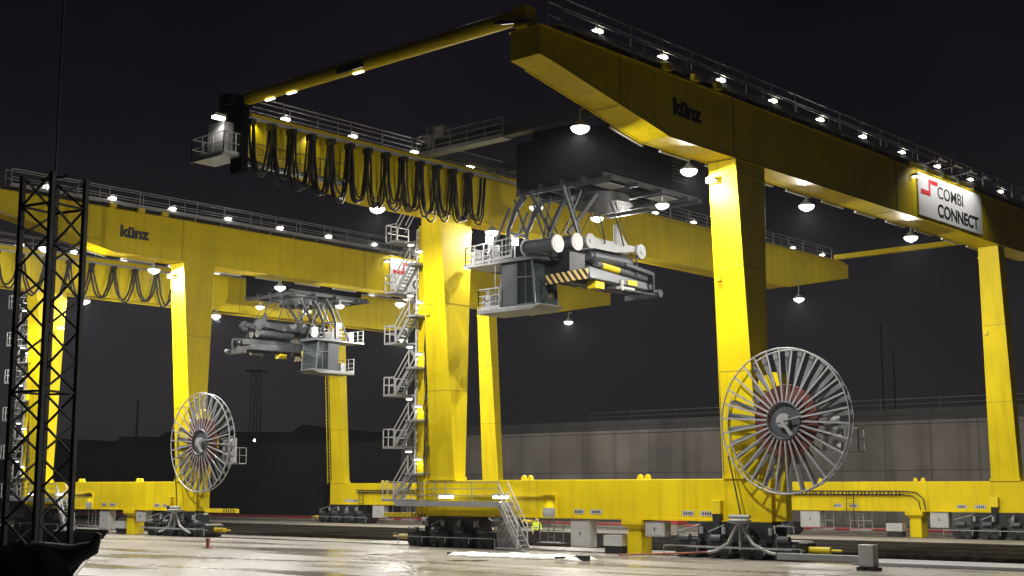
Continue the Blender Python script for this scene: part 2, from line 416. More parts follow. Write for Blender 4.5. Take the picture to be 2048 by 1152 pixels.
            q.build('cable_chain', RUBBER, s)
    # stop block at the sill end (small yellow post with a dark clamp below)
    for (x0, yy) in ((0, 2.35), (W, 1.8)):
        m = MB(); m.box(x0 - .30, x0 - .004, yy - .28, yy + .28, 2.25, 2.95); sb = m.build('clamp_bracket', YEL2, root, bevel=.02)
        m = MB(); m.hull8([(x0 - .22, yy - .14, 1.2), (x0 - .05, yy - .14, 1.2), (x0 - .05, yy + .2, 1.2), (x0 - .22, yy + .2, 1.2), (x0 - .26, yy - .2, 2.24), (x0 - .02, yy - .2, 2.24), (x0 - .02, yy + .26, 2.24), (x0 - .26, yy + .26, 2.24)])
        m.build('clamp_arm', BLACK, sb)
    # storm anchor (flared yellow pillar) and hanging cabinets
    for x0 in (0, W):
        m = MB(); m.box(x0 - .06, x0 + .95, 7.35, 8.25, .02, 1.25); m.box(x0 - .03, x0 + .92, 7.38, 8.22, 1.25, 1.4)
        m.hull8([(x0 - .06, 7.35, 1.4), (x0 + .95, 7.35, 1.4), (x0 + .95, 8.25, 1.4), (x0 - .06, 8.25, 1.4), (x0 - .28, 7.15, 1.62), (x0 + 1.1, 7.15, 1.62), (x0 + 1.1, 8.5, 1.62), (x0 - .28, 8.5, 1.62)])
        m.box(x0 - .28, x0 + 1.1, 7.15, 8.5, 1.62, SB - .045)
        m.build('storm_anchor', YEL, root, bevel=.015)
        for (ya, yb, za, zb) in ((5.82, 7.1, 1.0, SB - .1), (10.9, 12.3, .30, SB - .08)) if x0 == 0 else ((5.3, 6.7, .75, SB - .05), (15.6, 17.3, .6, SB - .05)):
            m = MB(); m.box(x0 + .0, x0 + .62, ya, yb, za, zb); c = m.build('cabinet', LGREY, root, bevel=.02)
            d = MB(); d.box(x0 - .014, x0 - .003, ya + .07, yb - .07, za + .08, zb - .08); d.build('door', LGREY, c)
            h = MB(); h.box(x0 - .05, x0 - .015, (ya + yb) / 2 - .02, (ya + yb) / 2 + .03, (za + zb) / 2 - .09, (za + zb) / 2 + .09); h.build('handle', BLACK, c)
        m = MB(); ya = 8.7 if x0 == 0 else 8.9; m.box(x0 + .05, x0 + .75, ya, ya + 1.3, .42, 1.0); c = m.build('equipment_box', LGREY, root, bevel=.02)
        m = MB(); m.box(x0 + .10, x0 + .70, ya + .06, ya + 1.24, .03, .415); m.build('plinth', BLACK, c)
    # open gate frames hanging under the sills
    for x0, yc in ((.8, 14.4), (.4, 17.6), (W + .3, 12.3), (W + .3, 15.5)):
        m = MB()
        for a, b in (((yc - .9, .45), (yc - .9, 1.9)), ((yc + .9, .45), (yc + .9, 1.9)), ((yc - .9, .5), (yc + .9, .5)), ((yc - .9, 1.15), (yc + .9, 1.15)), ((yc - .2, .5), (yc - .2, 1.9)), ((yc + .25, .5), (yc + .25, 1.9)), ((yc - .2, .8), (yc + .25, .8)), ((yc - .2, 1.4), (yc + .25, 1.4)), ((yc - .2, 1.65), (yc + .25, 1.65))):
            m.bar((x0, *a), (x0, *b), .045)
        m.box(x0 - .3, x0 + .3, yc - .9, yc + .9, .42, .46)
        m.build('access_cage', GALV, root)
    # ---------------- bogies
    for x0 in (0, W):
        for yc, sgn in ((1.3, -1), (G + .0, 1)):
            xa = x0 - .15
            m = MB()                                   # equaliser with sloping shoulders
            m.prism([(-2.35, .85), (-2.30, 1.62), (-2.0, SB - .05), (2.0, SB - .05), (2.30, 1.62), (2.35, .85)], lambda u, v: (xa + .05, yc + u, v), lambda u, v: (xa + 1.2, yc + u, v))
            b = m.build('bogie', BLACK, root, bevel=.03)
            for u in (-3.1, -1.15, .85, 2.8):
                h = MB(); h.prism([(-.80, .28), (-.80, .86), (-.62, .98), (.62, .98), (.80, .86), (.80, .28), (.62, .12), (-.62, .12)], lambda a, v: (xa - .22, yc + u + a, v), lambda a, v: (xa + 1.3, yc + u + a, v))
                h.build('wheel_box', BLACK, b, bevel=.03)
                h = MB(); h.box(xa - .27, xa - .222, yc + u - .55, yc + u + .55, .42, .80); h.build('cover_plate', SLATE, b, bevel=.01)
                for w_ in (-.36, .36):
                    c = MB(); c.cyl((xa - .30, yc + u + w_, .33), (xa + 1.34, yc + u + w_, .33), .31, 20); c.cyl((xa - .33, yc + u + w_, .33), (xa - .28, yc + u + w_, .33), .12, 12)
                    c.build('wheel', BLACK, b, smooth=True)
                mo = MB(); mo.cyl((xa - .34, yc + u - .25, 1.05), (xa - .34, yc + u + .35, 1.05), .17, 12); mo.box(xa - .44, xa - .2, yc + u + .35, yc + u + .5, .9, 1.2)
                mo.build('drive_motor', SLATE, b, smooth=True)
                ho_ = MB(); ho_.tube([(xa - .1, yc + u + .3, 1.0), (xa - .25, yc + u + .6, 1.35), (xa - .05, yc + u * .75, 1.7)], .035, 6); ho_.cyl((xa - .12, yc + u * .7, 1.25), (xa - .12, yc + u * .7, 1.6), .12, 10); ho_.build('hose', GREY, b, smooth=True)
            q = MB(); q.bar((xa - .52, yc - 4.1, .62), (xa - .52, yc + 4.1, .62), .05, .05)
            for u in (-4.1, -2, 0, 2, 4.1): q.bar((xa - .52, yc + u, .08 if abs(u) > 4 else .3), (xa - .52, yc + u, .62), .04); q.bar((xa - .52, yc + u, .55), (xa - .2, yc + u, .55), .04)
            q.build('guard_rail', GALV, b)
            q = MB(); q.cyl((x0 + .45, yc + sgn * 3.9, .55), (x0 + .45, yc + sgn * 5.1, .55), .16, 16); q.cyl((x0 + .45, yc + sgn * 5.1, .55), (x0 + .45, yc + sgn * 5.7, .55), .06, 10)
            bu = q.build('buffer', YEL2, b, smooth=True)
            q = MB(); q.box(x0 + .1, x0 + .8, yc + sgn * 3.75 - .12, yc + sgn * 3.75 + .12, .25, .9); q.build('buffer_plate', YEL2, b)
    # ---------------- cross ties between the girder ends
    m = MB(); m.cyl((XE + .05, .9, ZT + .62), (XE + .05, G + .6, ZT + .72), .34, 24)
    for y in range(2, 21, 3): m.box(XE - .05, XE + .15, y, y + .3, ZT + .98, ZT + 1.05)
    tie = m.build('cross_tie', YEL, root, smooth=True)
    m = MB(); m.bar((XE - .05, 1.0, ZT + 1.02), (XE - .05, G + .4, ZT + 1.12), .05)
    m.build('conduit', GALV, tie)
    m = MB(); m.box(XE - .34, XE - .16, 11.2, 13.1, ZT + .40, ZT + .72); m.build('junction_box', BLACK, tie)
    m = MB(); m.box(XE - .30, XE + .40, .55, 1.25, ZT + .05, ZT + 1.0); m.build('tie_bracket', YEL2, tie); m = MB(); m.box(XE - .45, XE + .55, G + .2, G + 1.1, ZT + .05, ZT + 1.15); m.build('tie_bracket', BLACK, tie); m = MB(); m.bar((XE - .35, .3, ZT + .15), (XE - .35, 2.3, ZT + .5), .14); m.build('tie_pin', BLACK, tie)
    for y in (19.0, 17.2, 12.0):
        m = MB(); m.box(XE - .06, XE + .10, y - .5, y + .2, ZT + .27, ZT + .32); m.build('tie_lamp', TUBE2, tie)
    m = MB(); m.box(XF - 1.1, XF - .65, 1.0, G + .8, ZT + .5, ZT + .95)
    m.build('cross_tie', YEL, root, bevel=.03)
    # ---------------- sign board
    m = MB(); m.box(19.9, 29.62, -.10, -.03, ZB + .22, ZT - .12); sg = m.build('sign_board', BOARD, root, bevel=.01)
    rot = Matrix.Rotation(R(90), 4, 'X')
    text('COMBI', 1.12, 'lettering', LETTER, sg, Matrix.Translation((22.65, -.112, 22.27)) @ rot, .004, 1.16)
    text('CONNECT', 1.16, 'lettering', LETTER, sg, Matrix.Translation((22.6, -.112, 21.06)) @ rot, .03, 1.12)
    e = MB()
    for (xa, xb, za, zb) in ((20.25, 21.62, 22.20, 22.50), (21.42, 21.62, 22.50, 23.02), (21.42, 22.75, 23.02, 23.28)): e.box(xa, xb, -.125, -.106, za, zb)
    e.build('emblem', EMBLEM, sg)
    for x in (20.6, 22.9, 25.2, 27.5):
        m = MB(); m.bar((x, -.1, ZT + .45), (x, -1.5, ZT + .55), .05); m.box(x - .5, x + .5, -1.65, -1.45, ZT + .45, ZT + .58); a = m.build('sign_lamp', GREY, sg)
        light('SPOT', 'sign_beam', 300, a, (x, -1.55, ZT + .40), (R(38), 0, 0), 120, .6, .15)
    m = MB(); m.box(19.2, 19.6, -.35, -.02, ZT - .55, ZT - .40); a = m.build('sign_lamp', GREY, sg)
    m = MB(); m.box(19.22, 19.58, -.34, -.05, ZT - .62, ZT - .553); m.build('lens', LENS, a)
    # ---------------- pendant lamps
    for x in (-11.5, -2.5, 9.6, 23.2, 47.0): pendant(root, x, 2.1, 20.0 if x > -6 and x < 42 else 20.5, 1.6, key=('lamp_beam' if x > -5 else 'lamp_beam_end') if x < 15 else 'lamp_beam_far', power=(7600 if x > -5 else 12500) if x < 15 else 4200, ztop=20.6 if -7 < x < 42 else 21.4)
    for x in (-6.9, 3.1, 17.1, 41.8): pendant(root, x, G - .35, 19.95 if x < 41 else 19.6, G + .1, key=('lamp_beam' if x > -5 else 'lamp_beam_end') if x < 15 else 'lamp_beam_far', power=(7600 if x > -5 else 9500) if x < 15 else 4200, ztop=20.6 if x < 41 else 21.2)
    # ---------------- stair tower beside the rear near leg
    stt = empty('stair_tower', (0, 0, 0), 0, root)
    m = MB(); m.box(-.25, .35, G + 2.35, G + 2.95, 2.0, 20.3); m.build('support_column', YEL, stt)
    m = MB(); m.box(-.33, -.27, G + 2.98, G + 3.12, 4, 20); m.build('cable_tray', LGREY, stt)
    cb = MB()
    for k in range(3):
        pts = [(-.18 - .05 * k + rnd.uniform(-.05, .05), G + 2.12 + .06 * k + rnd.uniform(-.10, .10), 4.2 + i * .62) for i in range(26)]
        cb.tube(pts, .035, 6)
    cb.build('cable', RUBBER, stt)
    for i in range(6):
        z = 2.75 + 3.3 * i
        if z > 20: break
        la = MB(); la.box(-1.15, .9, G + 4.1, G + 5.15, z, z + .14); la.prism([(2.3, 0), (4.1, 0), (4.1, -.02), (2.3, -.35)], lambda u, v: (-.2, G + u, z + .12 + v), lambda u, v: (.9, G + u, z + .12 + v))
        la.build('landing', GREY, stt); la = MB(); la.box(-1.15, .9, G + 2.3, G + 3.1, z + 1.65, z + 1.77); la.build('half_landing', GREY, stt)
        if z < 18:
            fl = MB()
            for x, (ya, za), (yb, zb) in ((-1.05, (4.2, z + .1), (2.9, z + 1.7)), (-.35, (4.2, z + .1), (2.9, z + 1.7)), (.1, (3.0, z + 1.75), (4.2, z + 3.35)), (.8, (3.0, z + 1.75), (4.2, z + 3.35))):
                fl.bar((x, G + ya, za), (x, G + yb, zb), .05, .22)
            for j in range(8):
                t = (j + .5) / 8; fl.box(-1.05, -.35, G + 4.2 - 1.3 * t - .1, G + 4.2 - 1.3 * t + .1, z + .1 + 1.6 * t, z + .13 + 1.6 * t)
                fl.box(.1, .8, G + 3.0 + 1.2 * t - .1, G + 3.0 + 1.2 * t + .1, z + 1.75 + 1.6 * t, z + 1.78 + 1.6 * t)
            fl.build('stair_flight', GREY, stt)
        rl = MB()
        for hh in (1.1, .6):
            for x in (-1.12, -.32):
                rl.bar((x, G + 4.15, z + .12 + hh), (x, G + 2.85, z + 1.72 + hh), .055)
            rl.bar((-1.12, G + 4.15, z + .12 + hh), (-1.12, G + 5.12, z + .12 + hh), .05); rl.bar((-1.12, G + 5.12, z + .12 + hh), (.88, G + 5.12, z + .12 + hh), .05)
            rl.bar((.85, G + 3.0, z + 1.75 + hh), (.85, G + 4.2, z + 3.35 + hh), .05)
        for (x, y) in ((-1.12, 4.15), (-1.12, 5.12), (.88, 5.12), (-.1, 5.12), (-1.12, 4.65)): rl.bar((x, G + y, z + .1), (x, G + y, z + 1.22), .05)
        rl.bar((-1.12, G + 2.85, z + 1.7), (-1.12, G + 2.85, z + 2.85), .05)
        rl.build('railing', WHITE, stt)
        lm = MB(); lm.box(-.55, -.27, G + 2.5, G + 2.85, z + 2.62, z + 2.72); lo = lm.build('stair_lamp', LGREY, stt)
        lo.parent = root
        le = MB(); le.box(-.54, -.30, G + 2.51, G + 2.84, z + 2.55, z + 2.617); le.build('lens', LENS, lo)
        light('SPOT', 'stair_beam', 34, lo, (-.50, G + 2.68, z + 2.53), (0, R(-10), 0), 150, .6, .06)
        lm = MB(); lm.box(-.7, -.4, G + 3.2, G + 3.55, z + 3.1, z + 3.2); lo = lm.build('stair_lamp', LGREY, root)
        le = MB(); le.box(-.68, -.42, G + 3.22, G + 3.53, z + 3.04, z + 3.098); le.build('lens', LENS, lo)
        light('SPOT', 'stair_beam_b', 26, lo, (-.55, G + 3.4, z + 3.0), (0, 0, 0), 150, .6, .06)
    # ---------------- access platform and steep stair down to the ground
    ac = empty('access_stair', (0, 0, 0), 0, root)
    m = MB(); m.box(-1.6, -.2, 16.4, 24.6, 2.52, 2.76); m.box(-1.62, -1.58, 16.4, 25.1, 2.48, 2.80); m.build('platform', GREY, ac)
    m = MB(); railing(m, [(-1.55, 16.4, 2.76), (-1.55, 25.0, 2.76)], 1.15, 2.1, .022, 2, False); railing(m, [(-.3, 22.9, 2.76), (-.3, 25.0, 2.76)], 1.15, 1, .022, 2, False); m.build('railing', GALV, ac)
    m = MB()
    for x in (-1.5, -.75): m.bar((x, 16.4, 2.62), (x, 14.85, .15), .07, .30)
    for j in range(9):
        t = (j + .5) / 9; m.box(-1.48, -.77, 16.4 - 1.55 * t - .11, 16.4 - 1.55 * t + .11, 2.62 - 2.45 * t, 2.66 - 2.45 * t)
    m.build('stair_flight', GALV, ac)
    m = MB()
    for x in (-1.55, -.70):
        m.bar((x, 16.5, 3.92), (x, 14.95, 1.5), .06); m.bar((x, 16.5, 3.4), (x, 14.95, .98), .05); m.bar((x, 14.95, .15), (x, 14.95, 1.52), .06); m.bar((x, 15.7, 1.5), (x, 15.7, 2.65), .05)
    m.build('handrail', WHITE, ac)
    m = MB(); m.box(-1.3, -.7, 14.8, 17.0, .10, .16); m.prism([(15.2, .165), (17.4, .165), (17.4, 1.75), (16.2, 1.75)], lambda u, v: (-.62, u, v), lambda u, v: (-.58, u, v)); m.build('step', GREY, ac)
    for y in (21.3, 16.85):
        m = MB(); m.box(-1.05, -.75, y - .5, y + .5, 3.12, 3.24); lo = m.build('platform_lamp', LGREY, root)
        l = MB(); l.box(-1.06, -.74, y - .48, y + .48, 2.96, 3.117); l.build('lens', LENS, lo)
        light('SPOT', 'platform_beam', 110, lo, (-.9, y, 2.92), (0, 0, 0), 160, .5, .15)
    m = MB(); m.box(-.20, -.004, 13.45, 14.25, 3.17, 3.27); lo = m.build('sill_lamp', YEL2, root)
    light('SPOT', 'sill_beam_lamp', 60, lo, (-.3, 13.85, 3.12), (0, R(12), 0), 120, .8, .1)
    m = MB(); m.box(-.06, -.004, 13.3, 14.3, SB + .02, 2.45); m.build('vent_grille', GALV, root)
    # ---------------- cable reel on the near right leg
    rc = Vector((-.55, -2.1, 6.9)); RR = 3.62
    cr = empty('cable_reel', (0, 0, 0), 0, root)
    def ring(mb, x, r, w, n=72):
        pts = [rc + Vector((x, r * math.cos(2 * math.pi * k / n), r * math.sin(2 * math.pi * k / n))) for k in range(n + 1)]
        mb.tube(pts, w, 6, False)
    m = MB(); ring(m, -.25, RR, .045); m.build('rim', GALV, cr)
    m = MB(); ring(m, .25, RR * .985, .04); m.build('rim', GALV, cr)
    m = MB(); NS = 30
    for k in range(NS):
        a = 2 * math.pi * (k + .3) / NS; d = Vector((0, math.cos(a), math.sin(a))); tt = Vector((0, -math.sin(a), math.cos(a)))
        p = rc + d * .9 + Vector((-.25, 0, 0)); q = rc + d * RR + Vector((-.25, 0, 0)); n_ = Vector((.022, 0, 0)); t2 = tt * .045
        m.hull8([p - t2 - n_, p + t2 - n_, p + t2 + n_, p - t2 + n_, q - t2 - n_, q + t2 - n_, q + t2 + n_, q - t2 + n_])
    m.build('front_spokes', GALV, cr)
    m = MB()
    for k in range(NS):
        a = 2 * math.pi * (k + .55) / NS; d = Vector((0, math.cos(a), math.sin(a))); tt = Vector((0, -math.sin(a), math.cos(a))) * .135
        p = rc + d * 1.55 + Vector((.25, 0, 0)); q = rc + d * RR * .975 + Vector((.25, 0, 0)); e = Vector((.01, 0, 0)); f = Vector((-.10, 0, 0))
        m.hull8([p - tt * .5 - e, p + tt * .5 - e, p + tt * .5 + e, p - tt * .5 + e, q - tt - e, q + tt - e + f * .0, q + tt + e, q - tt + e])
    m.build('rear_spokes', SLAT, cr)
    m = MB(); ring(m, -.27, .92, .06, 40); m.cyl(rc + Vector((-.15, 0, 0)), rc + Vector((.45, 0, 0)), .86, 40); h = m.build('hub', SLATE, cr, smooth=True)
    m = MB(); m.cyl(rc + Vector((-.4, 0, 0)), rc + Vector((-.14, 0, 0)), .35, 20); m.bar(rc + Vector((-.42, .1, .1)), rc + Vector((-.42, -.55, -.75)), .22, .12); m.bar(rc + Vector((-.42, .3, -.1)), rc + Vector((-.42, -1.1, .2)), .05); m.build('gearbox', GREY, cr, smooth=True)
    m = MB()
    for r in [.95 + .075 * i for i in range(12)]: ring(m, 0, r, .042, 56)
    m.cyl(rc + Vector((-.02, 0, 0)), rc + Vector((.02, 0, 0)), 1.78, 56)
    m.build('cable_coil', COIL, cr, smooth=True)
    m = MB(); m.box(-.05, .55, -2.6, -1.5, 6.3, 7.5); m.box(.0, .6, -2.2, -.1, 6.55, 7.25); m.box(.05, .6, -1.6, -1.0, 1.95, 6.6); m.cyl((-.2, -1.2, 8.9), (.3, -1.2, 8.9), .5, 20); m.box(.0, .5, -1.6, -.2, 8.5, 9.3); m.build('reel_support', YEL, cr)
    m = MB(); m.box(.2, .8, -5.6, -4.2, 5.3, 5.36); railing(m, [(.2, -4.2, 5.36), (.2, -5.6, 5.36), (.8, -5.6, 5.36)], 1.1, .8, .02, 1, False); m.box(.3, .7, -4.6, -3.4, 5.4, 7.2); m.build('service_platform', LGREY, cr)
    # cable dropping to its funnel guide, then along the rail
    m = MB(); m.tube([(-.55, 1.35, 5.2), (-.6, .95, 3.6), (-.75, .55, 2.2), (-.8, .5, 2.0)], .04, 8); m.build('supply_cable', RUBBER, cr)
    fg = MB()
    fg.tube([(-.95, .45, 1.85), (-.95, .25, 1.5), (-.97, -.25, .8), (-1.0, -1.2, .42), (-1.0, -1.6, .35)], .085, 10)
    fg.tube([(-.95, .55, 1.85), (-.95, .8, 1.5), (-.97, 1.2, .8), (-1.0, 1.9, .42), (-1.0, 2.4, .33)], .085, 10)
    fg.tube([(-.95, .5, 1.78), (-.95, .5, 1.86), (-.95, .5, 1.98), (-.95, .5, 2.04)], [.3, .55, .6, .4], 20); fg.cyl((-.95, -.1, 2.15), (-.95, 1.1, 2.15), .1, 10); fg.bar((-.95, .5, .5), (-.95, .5, 1.8), .1)
    fg.bar((-1.25, -2.6, .6), (-1.25, 3.4, .6), .06)
    fg.build('cable_funnel', GREY, cr, smooth=True)
    return root

def add_festoon(root, x_end, pitch, ncab, seed):
    r = random.Random(seed)
    ft = empty('festoon', (0, 0, 0), 0, root)
    y = G - .75
    m = MB(); m.box(XE - .2, 12.5, y - .06, y + .06, 23.30, 23.46)
    x = XE + 1
    while x < 12: m.bar((x, y, 23.4), (x, G, 23.62), .06); x += 2.8
    m.build('festoon_track', GALV, ft)
    x = XE + .3; k = 0
    while x < x_end - .3:
        loop = MB(); x2 = min(x + pitch, x_end)
        dep = 3.05 + r.uniform(-.3, .3)
        for c in range(ncab):
            yy = y - .22 + c * .44 / max(1, ncab - 1); off = r.uniform(-.06, .06); dd = dep + r.uniform(-.35, .25); wq = .30
            pts = []
            n = 16
            for i in range(n + 1):
                th = math.pi * (i / n - .5); sn, cs = math.sin(th), max(0, math.cos(th)); e_ = .62 if pitch < 2 else 1.15
                if pitch < 2: px, pz = math.copysign(abs(sn) ** e_, sn), cs ** e_
                else: px, pz = 2 * i / n - 1, 1 - abs(2 * i / n - 1) ** 2.3
                pts.append((x + off + (x2 - x) * (.5 + (.36 if pitch < 2 else .5) * px + (.10 * px * (1 - pz) if pitch < 2 else 0)) + .03 * math.sin(i * 1.7 + k + c), yy, 23.2 - dd * pz))
            loop.tube(pts, .058 if ncab > 2 else .085, 6)
        loop.build('cable_loop', RUBBER, ft, smooth=True)
        h = MB(); h.box(x - .16, x + .16, y - .3, y + .3, 22.98, 23.29); h.build('cable_trolley', BLACK, ft)
        x += pitch; k += 1
    # service platform under the near end, with its cabinet and lamp
    pf = empty('end_platform', (0, 0, 0), 0, root)
    m = MB(); m.box(-18.6, -16.98, G - 1.1, G + 1.8, 21.0, 21.09); m.bar((-18.6, G - 1.1, 21.03), (-18.6, G + 1.8, 21.03), .05, .22); m.box(-16.96, -9.6, G - .50, G - .02, 20.9, 20.96); m.bar((-16.96, G - .5, 20.93), (-9.6, G - .5, 20.93), .05, .16); m.build('deck', GREY, pf)
    m = MB(); railing(m, [(-16.98, G - 1.1, 21.09), (-18.55, G - 1.1, 21.09), (-18.55, G + 1.75, 21.09), (-17, G + 1.75, 21.09)], 1.15, 1.0, .026, 1, True); m.build('railing', WHITE, pf)
    m = MB(); railing(m, [(-9.6, G - .48, 20.96), (-16.9, G - .48, 20.96)], 1.15, 1.8, .022, 1, True); m.build('railing', SLATE, pf)
    m = MB(); m.box(-18.3, -17.6, G - .7, G + .7, 21.1, 22.9); m.build('cabinet', WHITE, pf, bevel=.03)
    m = MB(); m.box(-17.5, -17.1, G - 1.3, G - .3, 20.2, 23.9); m.box(-17.6, -16.9, G - .9, G - .1, 23.0, 23.9); m.bar((-18.2, G - .7, 24.1), (-16.5, G - .5, 24.3), .5); m.build('end_frame', DARK, pf)
    m = MB(); m.bar((-13.5, G - 1.2, 20.9), (-13.5, G - .02, 21.9), .07); m.bar((-10.2, G - 1.2, 20.9), (-10.2, G - .02, 21.6), .07); m.build('hanger', GALV, pf)
    m = MB(); m.box(-19.0, -18.3, G - .9, G - .55, 23.05, 23.2); lo = m.build('floodlight', LGREY, root)
    m = MB(); m.box(-18.98, -18.32, G - .88, G - .57, 22.9, 23.045); m.build('lens', LENS, lo)
    light('SPOT', 'end_beam', 90, lo, (-18.7, G - .75, 22.85), (0, 0, 0), 160, .5, .12)
    for x in (-15.9, -11.9):
        m = MB(); m.box(x - .2, x + .2, G - .35, G - .02, 23.52, 23.6); lo = m.build('wall_lamp', LGREY, root)
        light('SPOT', 'wash_beam', 60, lo, (x, G - .3, 23.48), (R(18), 0, 0), 120, .7, .1)

def add_stair_glow(root): pass

def bumper_arm(root, x, ya, yb, z):
    m = MB(); m.box(x - .12, x + .12, ya, yb, z - .16, z + .12); m.box(x - .02, x + .3, (ya + yb) / 2 - .1, (ya + yb) / 2 + .1, z - .1, z + .1)
    o = m.build('bumper_arm', YEL2, root)
    m = MB()
    for i in range(5): m.box(x - .126, x - .121, ya + .3 + i * .28, ya + .42 + i * .28, z - .14, z + .10)
    m.build('hazard_mark', BLACK, o)

# ================================================================== the trolley with its slewing cab and spreader
def make_trolley(cx, label, cab_rz, cab_at, spr_rz, spr_at, HM, SM, far=False):
    """local origin: centre between the girders, x along the girders; z absolute"""
    root = empty('crane_trolley', (cx[0], cx[1], 0))
    tag(root, label, 'crane trolley', 'trolleys on the gantry cranes')
    hy = G / 2 - .6
    m = MB()
    for x in (-3.4, 3.6): m.box(x - .35, x + .35, -hy - .3, hy + .6, ZT + .62, ZT + 1.35)
    for y in (-hy - .1, hy + .3): m.box(-4.2, 4.4, y - .3, y + .3, ZT + .52, ZT + 1.1)
    for x in (-3.4, 3.6):
        for y in (-hy - .1, hy + .3): m.cyl((x - .8, y - .2, ZT + .60), (x - .8, y + .2, ZT + .60), .28, 16); m.cyl((x + .8, y - .2, ZT + .60), (x + .8, y + .2, ZT + .60), .28, 16)
    fr = m.build('trolley_frame', SLATE, root, bevel=.02)
    m = MB(); m.box(-4.6, -3.8, 3.6, hy + .6, ZT + .25, ZT + .33); railing(m, [(-4.6, 3.6, ZT + .33), (-4.6, hy + .6, ZT + .33)], 1.15, 1.5, .025)
    for j in range(6): m.bar((-4.3, hy - .5, ZT + .4 + j * .3), (-4.3, hy, ZT + .4 + j * .3), .03)
    for y in (hy - .5, hy): m.bar((-4.3, y, ZT + .3), (-4.3, y, ZT + 2.2), .04)
    m.build('walkway', GALV, fr)
    m = MB(); m.box(-4.3, -3.7, hy - 1.4, hy - .6, ZT + 1.3, ZT + 2.0); m.box(-4.2, -3.8, hy - .2, hy + .4, ZT + .4, ZT + 1.6); m.build('switch_cabinet', LGREY, fr)
    # machine house
    m = MB(); m.box(-3.4, 4.6, -3.3, 3.6, 21.0, 23.7)
    mh = m.build('machine_house', DARK, root, bevel=.03)
    m = MB(); m.box(-3.42, -3.402, -.6, .6, 21.3, 23.3); m.box(-3.43, -3.404, -2.6, -1.4, 22.0, 23.2); m.build('door', DARK, mh)
    m = MB()
    for y in (): m.box(-3.412, -3.402, y - .012, y + .012, 21.02, 23.68)
    for x in (): m.box(x - .012, x + .012, -3.312, -3.302, 21.02, 23.68)
    for j in range(7): m.box(2.6, 4.2, -3.33, -3.303, 21.5 + j * .22, 21.6 + j * .22)
    m.build('vent_louvre', BLACK, mh)
    m = MB(); m.box(-2.6, -1.2, 1.0, 3.0, 23.7, 25.4); m.build('roof_cowl', DARK, mh)
    m = MB()
    for y in (-3.0, -1.5, 0, 1.6, 3.3): m.box(-3.6, 5.6, y - .10, y + .10, 20.68, 20.98)
    for x in (-3.2, -.8, 1.6, 4.2, 5.4): m.box(x - .12, x + .12, -3.4, 3.7, 20.55, 20.80)
    m.build('underframe', BLACK, mh)
    m = MB()
    for (x, y, a, b) in ((-1.6, -2, .9, .5), (1.0, -.6, 1.2, .45), (3.2, -2.2, .8, .6), (.2, 1.6, .7, .5), (2.8, .8, 1, .4), (4.9, -.5, .5, .5)): m.box(x - a, x + a, y - b, y + b, 20.62, 20.66)
    m.build('floor_plate', GREY, mh)
    for (x, y) in ((-1.9, 3.35), (3.1, 2.7), (2.6, -2.6)):
        m = MB(); m.cyl((x, y, 20.30), (x, y, 20.6), .05, 8); m.tube([(x, y, 20.36), (x, y, 20.25), (x, y, 20.12)], [.1, .30, .42], 16); lo = m.build('pendant_lamp', LGREY, root, smooth=True)
        l = MB(); l.tube([(x, y, 20.13), (x, y, 20.1), (x, y, 20.0), (x, y, 19.9), (x, y, 19.84)], [.36, .40, .36, .22, .08], 18); l.build('lens', LENS, lo, smooth=True)
        light('SPOT', 'trolley_beam', 480, lo, (x, y, 19.78), size=172, blend=.75, rad=.1)
    # slewing ring
    m = MB(); m.cyl((0, 0, 20.1), (0, 0, 20.55), 1.7, 36); m.cyl((0, 0, 20.0), (0, 0, 20.1), 1.9, 36); m.build('slewing_ring', BLACK, root, smooth=True)
    # ---------------- cab on its hanger (front towards local -y)
    cab = empty('cab', (cab_at[0], cab_at[1], 0), cab_rz, root)
    z0, z1 = 13.75, 16.25
    side = [(-1.45, z0), (-1.15, z0 - .42), (.2, z0 - .06), (1.25, z0), (1.25, z1), (-1.05, z1)]
    b = MB(); b.box(-1.0, 1.0, .15, 1.25, z0, z1); b.build('body', SLATE, cab, bevel=.03)
    b = MB(); b.box(-.94, .94, -1.15, .16, z0 + .02, z0 + .10)
    for x in (-.97, .97):
        b.bar((x, -1.28, z0), (x, -1.05, z1), .09); b.bar((x, .1, z0), (x, .1, z1), .08); b.bar((x, -1.2, z0 + 1.55), (x, .1, z0 + 1.62), .07); b.bar((x, -1.28, z0 + .04), (x, .1, z0 + .04), .09); b.bar((x, -.60, z0), (x, -.55, z1), .035)
    b.bar((-.97, -1.28, z0 + .03), (.97, -1.28, z0 + .03), .09); b.build('window_frame', SLATE, cab)
    b = MB(); b.hull8([(-.95, -1.26, z0 + .05), (.95, -1.26, z0 + .05), (.95, .1, z0 + .05), (-.95, .1, z0 + .05), (-.95, -1.04, z1 - .02), (.95, -1.04, z1 - .02), (.95, .1, z1 - .02), (-.95, .1, z1 - .02)]); b.build('glazing', GLASS, cab)
    b = MB(); b.box(-.3, .3, -.5, .05, z0 + .1, z0 + .65); b.box(-.28, .28, -.05, .08, z0 + .65, z0 + 1.35); b.box(-.7, -.4, -.9, -.3, z0 + .1, z0 + .9); b.build('seat', BLACK, cab)
    b = MB(); b.hull8([(-1.1, -1.55, z1 + .02), (1.1, -1.55, z1 + .02), (1.15, 1.5, z1 + .02), (-1.15, 1.5, z1 + .02), (-1.05, -1.3, z1 + .24), (1.05, -1.3, z1 + .24), (1.1, 1.5, z1 + .30), (-1.1, 1.5, z1 + .30)]); b.build('roof', SLATE, cab, bevel=.02)
